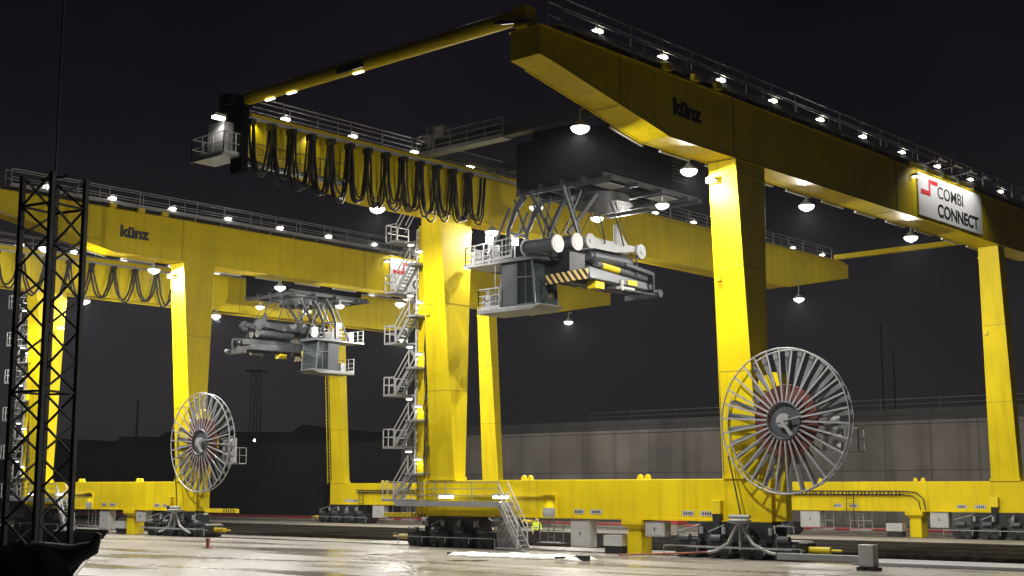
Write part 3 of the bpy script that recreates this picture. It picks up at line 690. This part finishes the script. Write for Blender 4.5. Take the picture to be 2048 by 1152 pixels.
    b = MB(); b.box(-1.12, 1.12, .0, 3.0, z0 - .28, z0 - .02); b.hull8([(-1.05, -1.0, z0 - .30), (1.05, -1.0, z0 - .30), (1.1, .0, z0 - .28), (-1.1, .0, z0 - .28), (-1.1, -1.75, z0 - .06), (1.1, -1.75, z0 - .06), (1.12, .0, z0 - .02), (-1.12, .0, z0 - .02)]); b.build('floor', GREY, cab, bevel=.02)
    b = MB(); railing(b, [(-1.08, 1.35, z0), (-1.08, 2.95, z0), (1.08, 2.95, z0)], 1.15, .7, .025, 2, True)
    b.box(-.9, .2, 2.2, 2.8, z0, z0 + .8); b.build('railing', WHITE, cab)
    b = MB()
    for x in (-1.0, -.55): b.bar((x, 1.7, z0), (x, 1.7, z1 + .3), .045)
    for j in range(10): b.bar((-1.0, 1.7, z0 + .2 + j * .27), (-.55, 1.7, z0 + .2 + j * .27), .03)
    b.build('ladder', GALV, cab)
    b = MB(); b.box(-1.1, 1.1, 1.5, 4.1, z1 + .05, z1 + .15); railing(b, [(-1.08, .4, z1 + .32), (-1.08, 4.0, z1 + .15)], 1.1, .8, .03, 2, True); railing(b, [(-1.08, 4.0, z1 + .15), (1.08, 4.0, z1 + .15)], 1.1, .8, .03, 2, True)
    for (x, y, w, h) in ((-.6, 2.2, .5, 1.1), (.3, 3.1, .5, .9), (-.5, 3.7, .4, .9)): b.box(x - w / 2, x + w / 2, y - w / 2, y + w / 2, z1 + .16, z1 + .16 + h)
    b.build('upper_deck', LGREY, cab)
    b = MB()
    for x in (-.8, .8):
        b.tube([(x, 1.0, z1 + .3), (x, .9, z1 + 2.0), (x, .3, z1 + 3.1), (x, -.3, 20.0)], [.11, .13, .17, .22], 10); b.bar((x, -1.0, z1 + .25), (x, .4, 19.9), .09); b.bar((x, 2.6, z1 + .2), (x, .8, 19.5), .11)
    b.bar((-.8, .9, z1 + 1.8), (.8, .9, z1 + 1.8), .14); b.bar((-.8, 2.3, z1 + .3), (.8, .8, z1 + 2.4), .06)
    b.build('hanger', SM, cab, smooth=True)
    for (x, y) in ((-.75, 2.4), (.55, 1.6)):
        l = MB(); l.cyl((x, y, z1 + .2), (x, y, z1 + 1.25), .05, 8); l.box(x - .22, x + .22, y - .14, y + .14, z1 + 1.78, z1 + 1.88); lo = l.build('cab_lamp', LGREY, root); lo.matrix_local = cab.matrix_basis.copy() if False else Matrix.LocRotScale(Vector((cab_at[0], cab_at[1], 0)), Matrix.Rotation(cab_rz, 3, 'Z'), None)
        e = MB(); e.box(x - .20, x + .20, y - .12, y + .12, z1 + 1.35, z1 + 1.775); e.build('lens', LENS, lo)
        light('POINT', 'cab_beam', 30, lo, (x - .5, y, z1 + 1.4), rad=.15)
    # ---------------- hoist block and spreader (long axis local x)
    hs = empty('hoist_block', (spr_at[0], spr_at[1], 0), spr_rz, root)
    b = MB()
    for s in (-.75, .75):
        b.bar((-2.6, s, 17.7), (-.6, s * 1.6, 20.2), .15, .22); b.bar((-1.9, s * 1.2, 17.7), (-3.6, s * 1.6, 20.2), .13, .20); b.bar((-3.0, s, 17.6), (-1.9, s * 1.5, 20.2), .07); b.bar((-1.4, s, 17.6), (-3.1, s * 1.5, 20.2), .07)
    b.build('guide_frame', SM, hs)
    for (x, zz) in ((-3.8, 16.95), (-2.1, 17.28)):
        b = MB(); b.cyl((x, -.90, zz), (x, 1.3, zz), .42, 28); dr = b.build('rope_drum', SM, hs, smooth=True)
        b = MB(); b.cyl((x, -1.0, zz), (x, -.902, zz), .50, 28); b.cyl((x, -1.03, zz), (x, -1.0, zz), .36, 24); b.cyl((x, 1.3, zz), (x, 1.38, zz), .50, 28); b.build('drum_flange', WHITE, dr, smooth=True)
    FP = [(-1.3, 17.62), (-.9, 17.78), (.1, 17.72), (3.6, 17.72), (3.8, 17.45), (1.5, 17.12), (-1.0, 17.12), (-1.4, 17.3)]
    b = MB(); b.prism(FP, lambda u, v: (u, -.95, v), lambda u, v: (u, -.80, v)); b.prism(FP, lambda u, v: (u, .80, v), lambda u, v: (u, .95, v))
    b.cyl((-1.0, -.8, 17.4), (-1.0, .8, 17.4), .3, 20); b.box(.2, 2.8, -.8, .8, 17.2, 17.3); b.build('hoist_frame', HM, hs)
    for x in (-1.05, 3.75):
        b = MB(); b.cyl((x, -1.12, 17.45), (x, -.96, 17.45), .44, 24); b.cyl((x, .96, 17.45), (x, 1.12, 17.45), .44, 24); b.cyl((x, -1.16, 17.45), (x, -1.12, 17.45), .1, 12); b.build('sheave', HM, hs, smooth=True)
    b = MB()
    for (x, y, x2) in ((-3.4, -.5, -1.0), (-3.4, .6, -1.0), (-1.7, -.5, .2), (-1.7, .6, .2), (3.3, -.7, 1.2), (3.3, .7, 1.2)): b.bar((x, y, 17.2), (x2, y * 1.5, 20.3), .035)
    b.tube([(1.0, -.9, 20.2), (1.6, -1.1, 18.6), (2.2, -1.0, 17.6)], .045, 6); b.tube([(-.6, -1.0, 20.2), (-.2, -1.3, 18.3), (.4, -1.0, 17.5)], .045, 6); b.build('rope', RUBBER, hs)
    b = MB(); b.cyl((-.2, -.45, 16.75), (3.4, -.45, 16.75), .36, 20); b.cyl((-.2, .45, 16.75), (3.4, .45, 16.75), .36, 20); b.cyl((-.5, -.45, 16.75), (-.2, -.45, 16.75), .28, 16); b.build('hoist_motor', SM, hs, smooth=True)
    b = MB(); b.cyl((1.55, -.9, 17.6), (1.55, -.9, 18.75), .14, 12); b.prism([(1.7, 17.72), (2.7, 17.72), (1.8, 18.6)], lambda u, v: (u, -.9, v), lambda u, v: (u, -.7, v)); b.build('rope_anchor', HM, hs)
    sp = empty('spreader', (spr_at[0], spr_at[1], 0), spr_rz, root)
    b = MB(); b.box(-1.4, 4.4, -.35, .35, 15.75, 16.2); b.build('main_beam', BLACK, sp)
    b = MB(); b.hull8([(-1.2, -1.15, 15.3), (4.4, -1.15, 15.2), (4.4, -.55, 15.2), (-1.2, -.55, 15.3), (-1.2, -1.05, 16.0), (4.4, -1.05, 15.65), (4.4, -.6, 15.7), (-1.2, -.6, 16.05)]); b.hull8([(-1.2, .55, 15.3), (4.4, .55, 15.2), (4.4, 1.15, 15.2), (-1.2, 1.15, 15.3), (-1.2, .6, 16.0), (4.4, .6, 15.65), (4.4, 1.05, 15.7), (-1.2, 1.05, 16.05)]); b.cyl((-.2, -.75, 16.25), (4.6, -.75, 15.95), .20, 14); b.build('telescopic_beam', SM, sp, bevel=.06)
    b = MB(); b.box(-2.7, -1.3, -.9, 1.0, 15.5, 16.7); b.box(-2.3, -1.5, -1.1, 1.1, 15.2, 15.6); b.build('hydraulic_unit', BLACK, sp, bevel=.04)
    b = MB(); b.cyl((.3, -.75, 16.22), (1.9, -.75, 16.12), .206, 14); b.box(2.3, 3.2, -1.19, -1.155, 15.3, 15.58); b.box(-.5, .3, -1.0, -.4, 14.85, 15.25); b.build('rating_plate', YEL2, sp)
    b = MB()
    b.hull8([(-3.12, -2.5, 14.92), (-3.06, -2.5, 14.92), (-3.06, .5, 14.86), (-3.12, .5, 14.86), (-3.12, -2.5, 15.5), (-3.06, -2.5, 15.5), (-3.06, .5, 15.40), (-3.12, .5, 15.40)]); b.build('hazard_panel', HAZARD, sp)
    b = MB(); b.bar((-3.05, -1.6, 15.2), (-2.3, -.8, 15.6), .12); b.bar((-3.05, .2, 15.2), (-2.3, .4, 15.6), .12); b.build('panel_arm', BLACK, sp)
    if far: b = MB(); b.box(-3.0, -.9, 1.16, 1.20, 15.0, 15.45); b.build('warning_plate', YEL2, sp)
    b = MB(); b.bar((4.5, -1.2, 15.4), (4.5, 1.2, 15.4), .3); b.bar((1.6, -1.2, 14.95), (5.2, -1.2, 15.0), .09); b.bar((4.8, -1.2, 16.2), (4.8, -1.2, 15.0), .09); b.bar((3.4, -1.0, 17.2), (3.4, -1.0, 16.0), .07); b.bar((4.8, -1.2, 16.2), (2.2, -1.1, 16.5), .12, .2); b.bar((5.2, -1.2, 15.0), (5.2, 1.2, 15.0), .2, .3); b.cyl((5.3, -1.35, 15.1), (5.3, -1.05, 15.1), .24, 14); b.build('end_beam', BLACK, sp)
    b = MB(); b.box(1.6, 3.0, -1.15, -.85, 15.0, 15.16); b.cyl((1.7, -1.2, 14.9), (1.7, -1.2, 15.5), .1, 10); b.build('twistlock_drive', LGREY, sp)
    return root

# ================================================================== build: two cranes
crane = make_crane()
for o in crane.children_recursive:                       # the lamps beside the rear legs are weaker
    if o.type == 'LIGHT' and o.data.name in ('lamp_beam', 'lamp_spill', 'lamp_beam_end') and o.location.y > 10:
        k = o.data.name + ('_weak_end' if o.location.x < -5 else '_weak')
        if k not in LD: LD[k] = o.data.copy(); LD[k].name = k; LD[k].energy *= .55 if 'beam' in k else (.5 if 'end' in k else 1.8)
        o.data = LD[k]
crane2 = copy_tree(crane)
crane2.location = (0, T, 0)
for o in crane2.children_recursive:                      # far crane's lamps turned up to brighten its steel
    if o.type == 'LIGHT' and o.data.name in ('lamp_beam', 'lamp_beam_end', 'lamp_spill'):
        k = o.data.name + '_strong'
        if k not in LD: LD[k] = o.data.copy(); LD[k].name = k; LD[k].energy *= 1.12 if 'beam' in k else 2.5
        o.data = LD[k]
bumper_arm(crane, .9, G + 2.9, G + 7.0, 1.90)
bumper_arm(crane2, -.4, -6.4, -2.6, 1.98)
add_festoon(crane, 1.9, 1.42, 4, 3)
add_festoon(crane2, 12.0, 2.22, 2, 5)
tag(crane, 'nearer yellow rail gantry crane on the right, its whole white sign board in view', 'gantry crane', 'yellow gantry cranes')
tag(crane2, 'yellow rail gantry crane farther off on the left, partly behind the black lattice mast', 'gantry crane', 'yellow gantry cranes')
make_trolley((1.6, 11.2), 'dark trolley house with grey operator cab and striped spreader hanging under the right crane', 0, (-4.2, 1.9), 0, (-1.4, -.1), GREY, SLATE)
make_trolley((18.6, T + 10.6), 'smaller trolley with glazed cab at right of its dark spreader, under the left crane', R(-90), (-1.6, -5.0), R(180), (-3.6, -2.6), BLACK, BLACK, True)  # hoist and spreader coloured black in place of the low light here

# ================================================================== ground
def sheet(name, pts, z, m, kind='structure'):
    mb = MB(); v = [mb.bm.verts.new((x, y, z)) for x, y in pts]; mb.bm.faces.new(v)
    o = mb.build(name, m); o['kind'] = kind; return o
E0 = Vector((-7.6, 48.4)); E1 = Vector((-29.7, 14.4)); ed = (E1 - E0).normalized()
A = E0 - ed * 90; B = E1 + ed * 70
sheet('ground', [(-900, -900), (1500, -900), (1500, 1500), (-900, 1500)], -.10, FARG)
ap = MB(); ap.prism([(B.x, B.y), (5.0, -90), (5.0, A.y), (A.x, A.y)], lambda x, y: (x, y, -.4), lambda x, y: (x, y, 0))
o = ap.build('apron', CONC); o['kind'] = 'structure'
sheet('soil', [(B.x - .4, B.y), (A.x - .4, A.y), (-200, A.y), (-200, B.y)], -.06, SOIL)
sheet('trackbed', [(5.02, -90), (26.0, -90), (26.0, 220), (5.02, 220)], -.09, BALLAST)
ks = MB(); ks.prism([(26.0, -90), (37.2, -90), (37.2, 220), (26.0, 220)], lambda x, y: (x, y, -.3), lambda x, y: (x, y, .0)); o = ks.build('pavement', PALE); o['kind'] = 'structure'
# crane and track rails
rl = MB()
for x in (.45, W + .45): rl.box(x - .04, x + .04, -90, 220, .004, .05)
for x in (8.0, 9.45, 13.0, 14.45, 18.0, 19.45, 22.8, 24.2):
    rl.box(x - .05, x + .05, -90, 220, -.085, .10)
tag(rl.build('rail_tracks', RAILM), kind='structure')
kb = MB(); kb.box(-.9, 2.3, -60, -5.6, .004, .16); tag(kb.build('kerb', GREY, bevel=.02), kind='structure')
kb = MB(); kb.bar((E0.x - .0, E0.y, .02), (B.x, B.y, .02), .14, .05); tag(kb.build('kerb_edge', PALE), kind='structure')
ym = MB()
for t in (41.5, 39.0, 46, 50):
    p = E0 + ed * t; n = Vector((-ed.y, ed.x)) * -1
    q = p + n * .3; ym.hull8([(*(q), .006), (*(q + ed * 1.2), .006), (*(q + ed * 1.2 + n * 1.0), .006), (*(q + n * 1.0), .006), (*(q), .010), (*(q + ed * 1.2), .010), (*(q + ed * 1.2 + n * 1.0), .010), (*(q + n * 1.0), .010)])
tag(ym.build('painted_marking', YEL2), kind='structure')

# low pale plinth with a red rail beyond the far crane rail
m = MB(); m.box(40.2, 41.0, -60, 200, -.05, .16); wl = m.build('barrier_wall', STONE)
m = MB(); m.cyl((40.3, -60, .30), (40.3, 200, .30), .10, 10); m.build('red_rail', RED, wl)
tag(wl, 'low pale stone kerb wall topped by a long red rail behind the cranes', 'barrier')

# ================================================================== background
m = MB(); m.box(60, 90, -80, 89.5, -.1, 9.6); wh = m.build('warehouse', WALL)
m = MB(); m.box(60.6, 90, -79, 89.3, 9.6, 11.0); m.build('parapet', DWALL, wh)
m = MB(); m.box(59.9, 60.6, -80, 89.5, 9.55, 9.85); m.build('eaves', WALL, wh)
m = MB(); railing(m, [(61.5, -60, 11.0), (61.5, 60, 11.0)], 1.0, 6, .03, 1, False); m.build('roof_railing', BLACK, wh)
tag(wh, 'long low warehouse wall of stained grey concrete panels behind the right crane', 'warehouse')
m = MB(); m.box(62, 92, 89.6, 230, -.1, 9.8); wd = m.build('shed', DWALL)
m = MB(); m.box(61.9, 61.99, 103.6, 106.6, -.05, 3.9); m.build('door', DARK, wd)
m = MB(); m.box(61.6, 92, 89.6, 230, 9.8, 10.3); m.build('roof', DARK, wd)
tag(wd, 'long unlit dark shed beyond the left crane with a black doorway', 'shed')
hb = MB(); n = 60; vs = []
for i in range(n + 1):
    y = 250 + i * 9; vs.append((hb.bm.verts.new((190, y, -1)), hb.bm.verts.new((205, y, 16 + 3 * math.sin(i * .6) + 3 * math.sin(i * 1.7 + 1) + rnd.uniform(0, 2.5))), hb.bm.verts.new((330, y, 20 + 6 * math.sin(i * .45 + 2)))))
for a, b in zip(vs, vs[1:]):
    for k in range(2): hb.bm.faces.new((a[k], b[k], b[k + 1], a[k + 1]))
tag(hb.build('hills', SOIL, smooth=True), kind='structure')

def lattice(name, x, y, s, h, rz, m_, nsec, label, cat, taper=1.0, plat=False, rp=.06, rb=.035):
    root = empty(name, (x, y, 0), rz)
    P = lambda k, t: Vector(((s / 2) * (1 - (1 - taper) * t) * (1 if k in (0, 1) else -1), (s / 2) * (1 - (1 - taper) * t) * (1 if k in (1, 2) else -1), h * t))
    for k in range(4):
        q = MB(); q.bar(P(k, 0), P(k, 1), rp * 2); q.build('post', m_, root)
    br = MB()
    for i in range(nsec):
        a, b = i / nsec, (i + 1) / nsec
        for k in range(4):
            j = (k + 1) % 4; (br.bar(P(k, a), P(j, b), rb * 2) if i % 2 == 0 else br.bar(P(j, a), P(k, b), rb * 2))
            if i % 6 == 0: br.bar(P(k, a), P(j, a), rb * 2.4)
    br.build('bracing', m_, root)
    if plat:
        q = MB(); q.box(-s * .9, s * .9, -s * .9, s * .9, h, h + .25); q.build('platform', m_, root)
    tag(root, label, cat); return root
# camera frame (used only to work out where the foreground stands)
yaw, pitch, CP = .731, .146, Vector((-60.26, -37.28, 3.6))
fw = Vector((math.cos(yaw), math.sin(yaw), 0)); rt = Vector((math.sin(yaw), -math.cos(yaw), 0))
def fg(d, r): q = CP + fw * d + rt * r; return q.x, q.y
mx, my = fg(52, -17.9)
mast = lattice('lattice_mast', mx, my, 1.66, 15.6, yaw + R(60), MASTM, 13, 'tall black steel lattice mast standing on the dark bank at far left', 'lattice mast', 1.0, False, .09, .036)
q = MB(); q.cyl((0, 0, 15.6), (0, 0, 26), .035, 8); q.bar((-.8, 0, 15.6), (.8, 0, 15.6), .08); q.build('antenna_pole', MASTM, mast)
lattice('lattice_tower', 100, 172, 1.7, 25.5, .4, DARK, 14, 'distant thin unlit lattice tower with small top platform behind the left crane', 'lattice tower', .8, True, .05, .025)
q = MB(); q.cyl((100, 212, -.1), (100, 212, 22), .35, 10, .2); tag(q.build('chimney_pole', DARK), 'distant thin black pole above the dark skyline left of centre', 'pole')
q = MB(); q.cyl((120, 53, -.1), (120, 53, 27), .14, 8, .08); tag(q.build('mast_pole', DARK), 'distant thin mast rising above the warehouse roof', 'mast', 'thin masts beyond the warehouse')
q = MB(); q.cyl((120, 51.2, -.1), (120, 51.2, 23), .16, 8, .08); tag(q.build('mast_pole', DARK), 'shorter distant mast just right of the taller one above the warehouse roof', 'mast', 'thin masts beyond the warehouse')
q = MB(); q.cyl((58, 117.2, -.1), (58, 117.2, 10.0), .08, 8); lp = q.build('street_lamp', DARK); q = MB(); q.tube([(58, 117.2, 10.0), (58, 117.2, 10.15), (58, 117.2, 10.3)], [.12, .16, .1], 10); q.build('lens', DOT, lp)
tag(lp, 'small distant white street lamp on a dark pole before the shed', 'street lamp')

# dark bank in the lower left foreground
gb = MB(); NX, NY = 90, 40; grid = []
r2 = random.Random(11)
ph = [r2.uniform(0, 6) for _ in range(12)]
for i in range(NX + 1):
    row = []
    for j in range(NY + 1):
        r = -34 + 17.6 * i / NX; d = 36 + 22 * j / NY
        u = (r + 34) / 17.6
        hgt = 1.62 * math.sin(math.pi * min(1, max(0, (d - 36) / 22))) ** .6
        hgt *= min(1, (1 - u) * 14) ** .5
        px = r / d
        hgt += .10 * math.sin(r * 2.3 + ph[0]) * math.sin(d * .9 + ph[1]) + .07 * math.sin(r * 5.1 + ph[2] + d * .7) + .04 * math.sin(r * 9.7 + ph[3] + d * 2.1)
        x, y = fg(d, r * d / 52)
        row.append(gb.bm.verts.new((x, y, max(-.3, hgt))))
    grid.append(row)
for i in range(NX):
    for j in range(NY): gb.bm.faces.new((grid[i][j], grid[i + 1][j], grid[i + 1][j + 1], grid[i][j + 1]))
tag(gb.build('bank_terrain', SOIL, smooth=True), kind='structure')
x, y = fg(50, -15.9); x2, y2 = fg(50, -15.15); x3, y3 = fg(50, -14.95); x0, y0 = fg(50, -17.4)
q = MB(); q.tube([(x0, y0, 1.2), (x, y, 1.15), (x2, y2, 1.45), (x3, y3, 1.95)], [.5, .42, .26, .10], 12)
tag(q.build('curved_timber', MASTM, smooth=True), 'black upturned timber end like a boat prow at the edge of the dark bank', 'timber')

# ================================================================== small things on the apron
root = empty('buffer_post', (-4.75, -8.4, 0))
m = MB(); m.box(-.1, .40, -.36, .36, .16, 1.12); m.build('post', LGREY, root, bevel=.03)
m = MB(); m.box(-.2, .3, -.55, -.1, 0.0, .16); m.box(-.2, .3, .05, .42, 0.0, .16); m.build('foot', BLACK, root)
m = MB(); m.box(.1, .4, .36, 4.6, .32, .62); m.build('side_rail', GREY, root, bevel=.02)
tag(root, 'square grey steel end post with side beam standing on the apron at lower right', 'stop post')

def tarp():
    mb = MB(); n, k = 26, 8; g = []
    a = Vector((-7.7, 14.4)); b = Vector((-6.7, 5.9)); nn = Vector((1, .1))
    r3 = random.Random(5)
    for i in range(n + 1):
        row = []
        for j in range(k + 1):
            p = a.lerp(b, i / n) + nn * (j / k * 1.7 + .25 * math.sin(i * .7) - .3)
            z = .05 + .12 * abs(math.sin(i * 1.1 + j * .9)) + r3.uniform(0, .08); 
            if j in (0, k) or i in (0, n): z = .015
            row.append(mb.bm.verts.new((p.x, p.y, z)))
        g.append(row)
    for i in range(n):
        for j in range(k): mb.bm.faces.new((g[i][j], g[i + 1][j], g[i + 1][j + 1], g[i][j + 1]))
    o = mb.build('tarpaulin', TARP, smooth=True)
    sb = o.modifiers.new('Solid', 'SOLIDIFY'); sb.thickness = .012
    return o
tp = tarp()
m = MB(); m.box(-7.75, -7.2, 14.2, 14.45, .0, .2); m.build('weight', BLACK, tp); m = MB(); m.box(-6.9, -6.5, 5.7, 6.3, .0, .26); m.bar((-7.2, 7.4, .12), (-6.6, 6.0, .2), .10); m.build('weight', BLACK, tp)
tag(tp, 'crumpled white tarpaulin lying on the concrete between the crane bogies', 'tarpaulin')

m = MB(); m.cyl((-10.7, 31.7, 0), (-10.7, 31.7, .5), .11, 14); m.cyl((-10.7, 31.7, .5), (-10.7, 31.7, .6), .14, 14); m.cyl((-10.7, 31.7, 0), (-10.7, 31.7, .04), .3, 16)
tag(m.build('hydrant', CABLE, smooth=True), 'small rusty orange ground post on the wet apron in front of the left crane', 'ground post')
m = MB(); m.tube([(-1.0, 2.4, .34), (-1.2, 4.0, .24), (-1.5, 6.5, .12), (-1.7, 7.6, .06)], .05, 8)
tag(m.build('supply_cable', CABLE, smooth=True), 'orange power cable lying along the rail from the right crane funnel', 'cable')
for (dx_, dy_, lb_) in ((-9.3, 18.4, 'dark iron drain cover farthest left on the wet apron before the rear bogie'), (-9.0, 17.2, 'dark iron drain cover just right of the leftmost one on the wet apron'), (-10.9, 10.6, 'dark iron drain cover on the apron left of the rightmost one, nearest the camera'), (-10.2, 9.9, 'dark iron drain cover farthest right of the four on the wet apron')):
    q = MB(); q.box(dx_ - .45, dx_ + .45, dy_ - .35, dy_ + .35, .004, .018)
    for i in range(5): q.box(dx_ - .4, dx_ + .4, dy_ - .28 + i * .13, dy_ - .22 + i * .13, .018, .024)
    tag(q.build('drain_cover', BLACK), lb_, 'drain cover', 'iron drain covers on the apron')
pk = MB()
for (a, b, c, d) in ((39.2, 39.9, 30.6, 33.0), (39.2, 39.9, 14.0, 16.5)): pk.box(a, b, c, d, 0, .8)
# pallet stack behind the sill, red topped
root = empty('goods_crate', (30.5, 27.6, 0))
m = MB(); m.box(-.6, .6, -1.6, 1.6, .02, .75); m.build('body', STONE, root)
m = MB(); m.box(-.65, .65, -1.7, 1.7, .75, .98); m.build('lid', RED, root)
tag(root, 'pale crate with a red top standing on the far pavement left of the reel bogie', 'crate')
pk.bm.free()

# ================================================================== the worker
def person(x, y, rz):
    root = empty('person', (x, y, 0), rz)
    def skin(name, verts, edges, radii, m_, sub=2, root_i=0):
        me = bpy.data.meshes.new(name); me.from_pydata(verts, edges, []); me.materials.append(m_)
        o = bpy.data.objects.new(name, me); COL.objects.link(o); o.parent = root
        s = o.modifiers.new('Skin', 'SKIN'); s.use_smooth_shade = True
        for v, r_ in zip(me.skin_vertices[0].data, radii): v.radius = r_ if isinstance(r_, tuple) else (r_, r_)
        me.skin_vertices[0].data[root_i].use_root = True
        b = o.modifiers.new('Sub', 'SUBSURF'); b.levels = sub; b.render_levels = sub
        return o
    # body: pelvis, spine, neck, head, arms, legs
    V = [(0, 0, .92), (0, 0, 1.12), (0, 0, 1.34), (0, -.01, 1.46), (0, -.03, 1.56), (0, -.04, 1.66),
         (-.19, 0, 1.38), (-.25, .0, 1.12), (-.22, -.14, .94), (.19, 0, 1.38), (.25, .0, 1.12), (.22, -.14, .94),
         (-.10, 0, .86), (-.11, -.02, .48), (-.11, .02, .09), (-.12, -.14, .04), (.10, 0, .86), (.12, .05, .48), (.13, .10, .09), (.14, -.06, .04)]
    Ed = [(0, 1), (1, 2), (2, 3), (3, 4), (4, 5), (2, 6), (6, 7), (7, 8), (2, 9), (9, 10), (10, 11), (0, 12), (12, 13), (13, 14), (14, 15), (0, 16), (16, 17), (17, 18), (18, 19)]
    Rr = [(.15, .11), (.15, .11), (.17, .11), .06, .085, .08, .07, .055, .04, .07, .055, .04, .09, .065, .045, .04, .09, .065, .045, .04]
    body = skin('body', V, Ed, Rr, TROUS)
    J = [(0, 0, .90), (0, 0, 1.12), (0, 0, 1.34), (0, 0, 1.45), (0, .01, 1.58), (0, .0, 1.70),
         (-.20, 0, 1.38), (-.26, .0, 1.12), (-.225, -.12, .97), (.20, 0, 1.38), (.26, .0, 1.12), (.225, -.12, .97)]
    skin('jacket', J, [(0, 1), (1, 2), (2, 3), (3, 4), (4, 5), (2, 6), (6, 7), (7, 8), (2, 9), (9, 10), (10, 11)],
         [(.20, .15), (.19, .14), (.20, .14), .11, (.125, .13), .09, .09, .075, .06, .09, .075, .06], HIVIS)
    f = MB(); bmesh.ops.create_uvsphere(f.bm, u_segments=14, v_segments=10, radius=.09)
    for v in f.bm.verts: v.co = Vector((v.co.x * .82, v.co.y * .7 - .085, v.co.z * 1.2 + 1.60))
    bmesh.ops.create_cone(f.bm, segments=8, radius1=.02, radius2=.006, depth=.05, matrix=Matrix.Translation((0, -.155, 1.60)) @ Matrix.Rotation(R(90), 4, 'X'))
    f.build('face', SKIN, root, smooth=True)
    for s in (-1, 1):
        h = MB(); c = Vector((s * .22, -.165, .90)); h.tube([c + Vector((0, .03, .06)), c, c + Vector((0, -.02, -.05))], [.03, .038, .03], 8)
        for k in range(4):
            p = c + Vector((s * .0 + (k - 1.5) * .018, -.02, -.05)); h.tube([p, p + Vector((0, -.015, -.04 - .006 * (k in (1, 2)))), p + Vector((0, .005, -.075 - .008 * (k in (1, 2))))], .0085, 6)
        p = c + Vector((-s * .035, -.02, .0)); h.tube([p, p + Vector((-s * .02, -.02, -.03)), p + Vector((-s * .015, -.03, -.06))], .0095, 6)
        h.build('hand', SKIN, root, smooth=True)
    t = MB()
    for z in (1.02, 1.18):
        t.tube([(.205 * math.cos(a), .15 * math.sin(a), z) for a in [2 * math.pi * k / 20 for k in range(21)]], .022, 6)
    t.build('reflective_band', LGREY, root)
    tag(root, 'worker in yellow hi-vis hooded jacket and dark trousers standing by the access stair', 'person')
    return root
person(4.5, 18.72, R(-60))

# ================================================================== sky, light, camera
w = bpy.data.worlds.new('World'); SC.world = w; w.use_nodes = True
N, L = w.node_tree.nodes, w.node_tree.links
bg = N['Background']
tc = N.new('ShaderNodeTexCoord'); sp = N.new('ShaderNodeSeparateXYZ'); L.new(tc.outputs['Generated'], sp.inputs[0])
ns = N.new('ShaderNodeTexNoise'); ns.inputs['Scale'].default_value = 2.2; ns.inputs['Detail'].default_value = 4; L.new(tc.outputs['Generated'], ns.inputs['Vector'])
ad = N.new('ShaderNodeMath'); ad.operation = 'MULTIPLY_ADD'; L.new(ns.outputs['Fac'], ad.inputs[0]); ad.inputs[1].default_value = .10; L.new(sp.outputs['Z'], ad.inputs[2])
cr = N.new('ShaderNodeValToRGB'); e = cr.color_ramp.elements
e[0].position = .05; e[0].color = (.020, .0175, .0180, 1); e[1].position = .42; e[1].color = (.0048, .0038, .0066, 1)
x_ = cr.color_ramp.elements.new(.20); x_.color = (.0125, .0108, .0125, 1)
x_ = cr.color_ramp.elements.new(.32); x_.color = (.0072, .0058, .0086, 1)
L.new(ad.outputs[0], cr.inputs[0]); n2 = N.new('ShaderNodeTexNoise'); n2.inputs['Scale'].default_value = 3.5; n2.inputs['Detail'].default_value = 5; L.new(tc.outputs['Generated'], n2.inputs['Vector'])
mr_ = N.new('ShaderNodeMapRange'); mr_.inputs['From Min'].default_value = .3; mr_.inputs['From Max'].default_value = .7; mr_.inputs['To Min'].default_value = .55; mr_.inputs['To Max'].default_value = 1.35; L.new(n2.outputs['Fac'], mr_.inputs['Value'])
mm_ = N.new('ShaderNodeMixRGB'); mm_.blend_type = 'MULTIPLY'; mm_.inputs[0].default_value = 1; L.new(cr.outputs[0], mm_.inputs[1]); L.new(mr_.outputs[0], mm_.inputs[2])
L.new(mm_.outputs[0], bg.inputs['Color']); bg.inputs['Strength'].default_value = 1.0

cam = bpy.data.cameras.new('Camera'); co = bpy.data.objects.new('Camera', cam); COL.objects.link(co)
cam.sensor_width = 36; cam.lens = 36 * 2715.8 / 2048; cam.clip_end = 4000; cam.clip_start = .5
co.location = CP
co.rotation_euler = (R(90) + pitch, 0, yaw - R(90))
SC.camera = co
SC.view_settings.view_transform = 'Standard'; SC.view_settings.look = 'None'; SC.view_settings.exposure = -.08; SC.view_settings.gamma = 1
SC.cycles.use_denoising = True
SC.cycles.use_light_tree = True
SC.cycles.max_bounces = 6; SC.cycles.diffuse_bounces = 3; SC.cycles.glossy_bounces = 3; SC.cycles.transmission_bounces = 4
SC.cycles.sample_clamp_indirect = 4
SC.cycles.caustics_reflective = False; SC.cycles.caustics_refractive = False

# thin air volume added to give the lamps a faint bloom
hz = MB(); hz.box(-95, 230, -140, 330, -1.2, 34)
am = bpy.data.materials.new('bloom_air'); am.use_nodes = True; an = am.node_tree; an.nodes.clear()
ao = an.nodes.new('ShaderNodeOutputMaterial'); pv = an.nodes.new('ShaderNodeVolumePrincipled')
pv.inputs['Density'].default_value = .00014; pv.inputs['Color'].default_value = (.80, .82, .92, 1); pv.inputs['Anisotropy'].default_value = .3
an.links.new(pv.outputs[0], ao.inputs['Volume'])
ho = hz.build('bloom_haze', am); ho['kind'] = 'stuff'
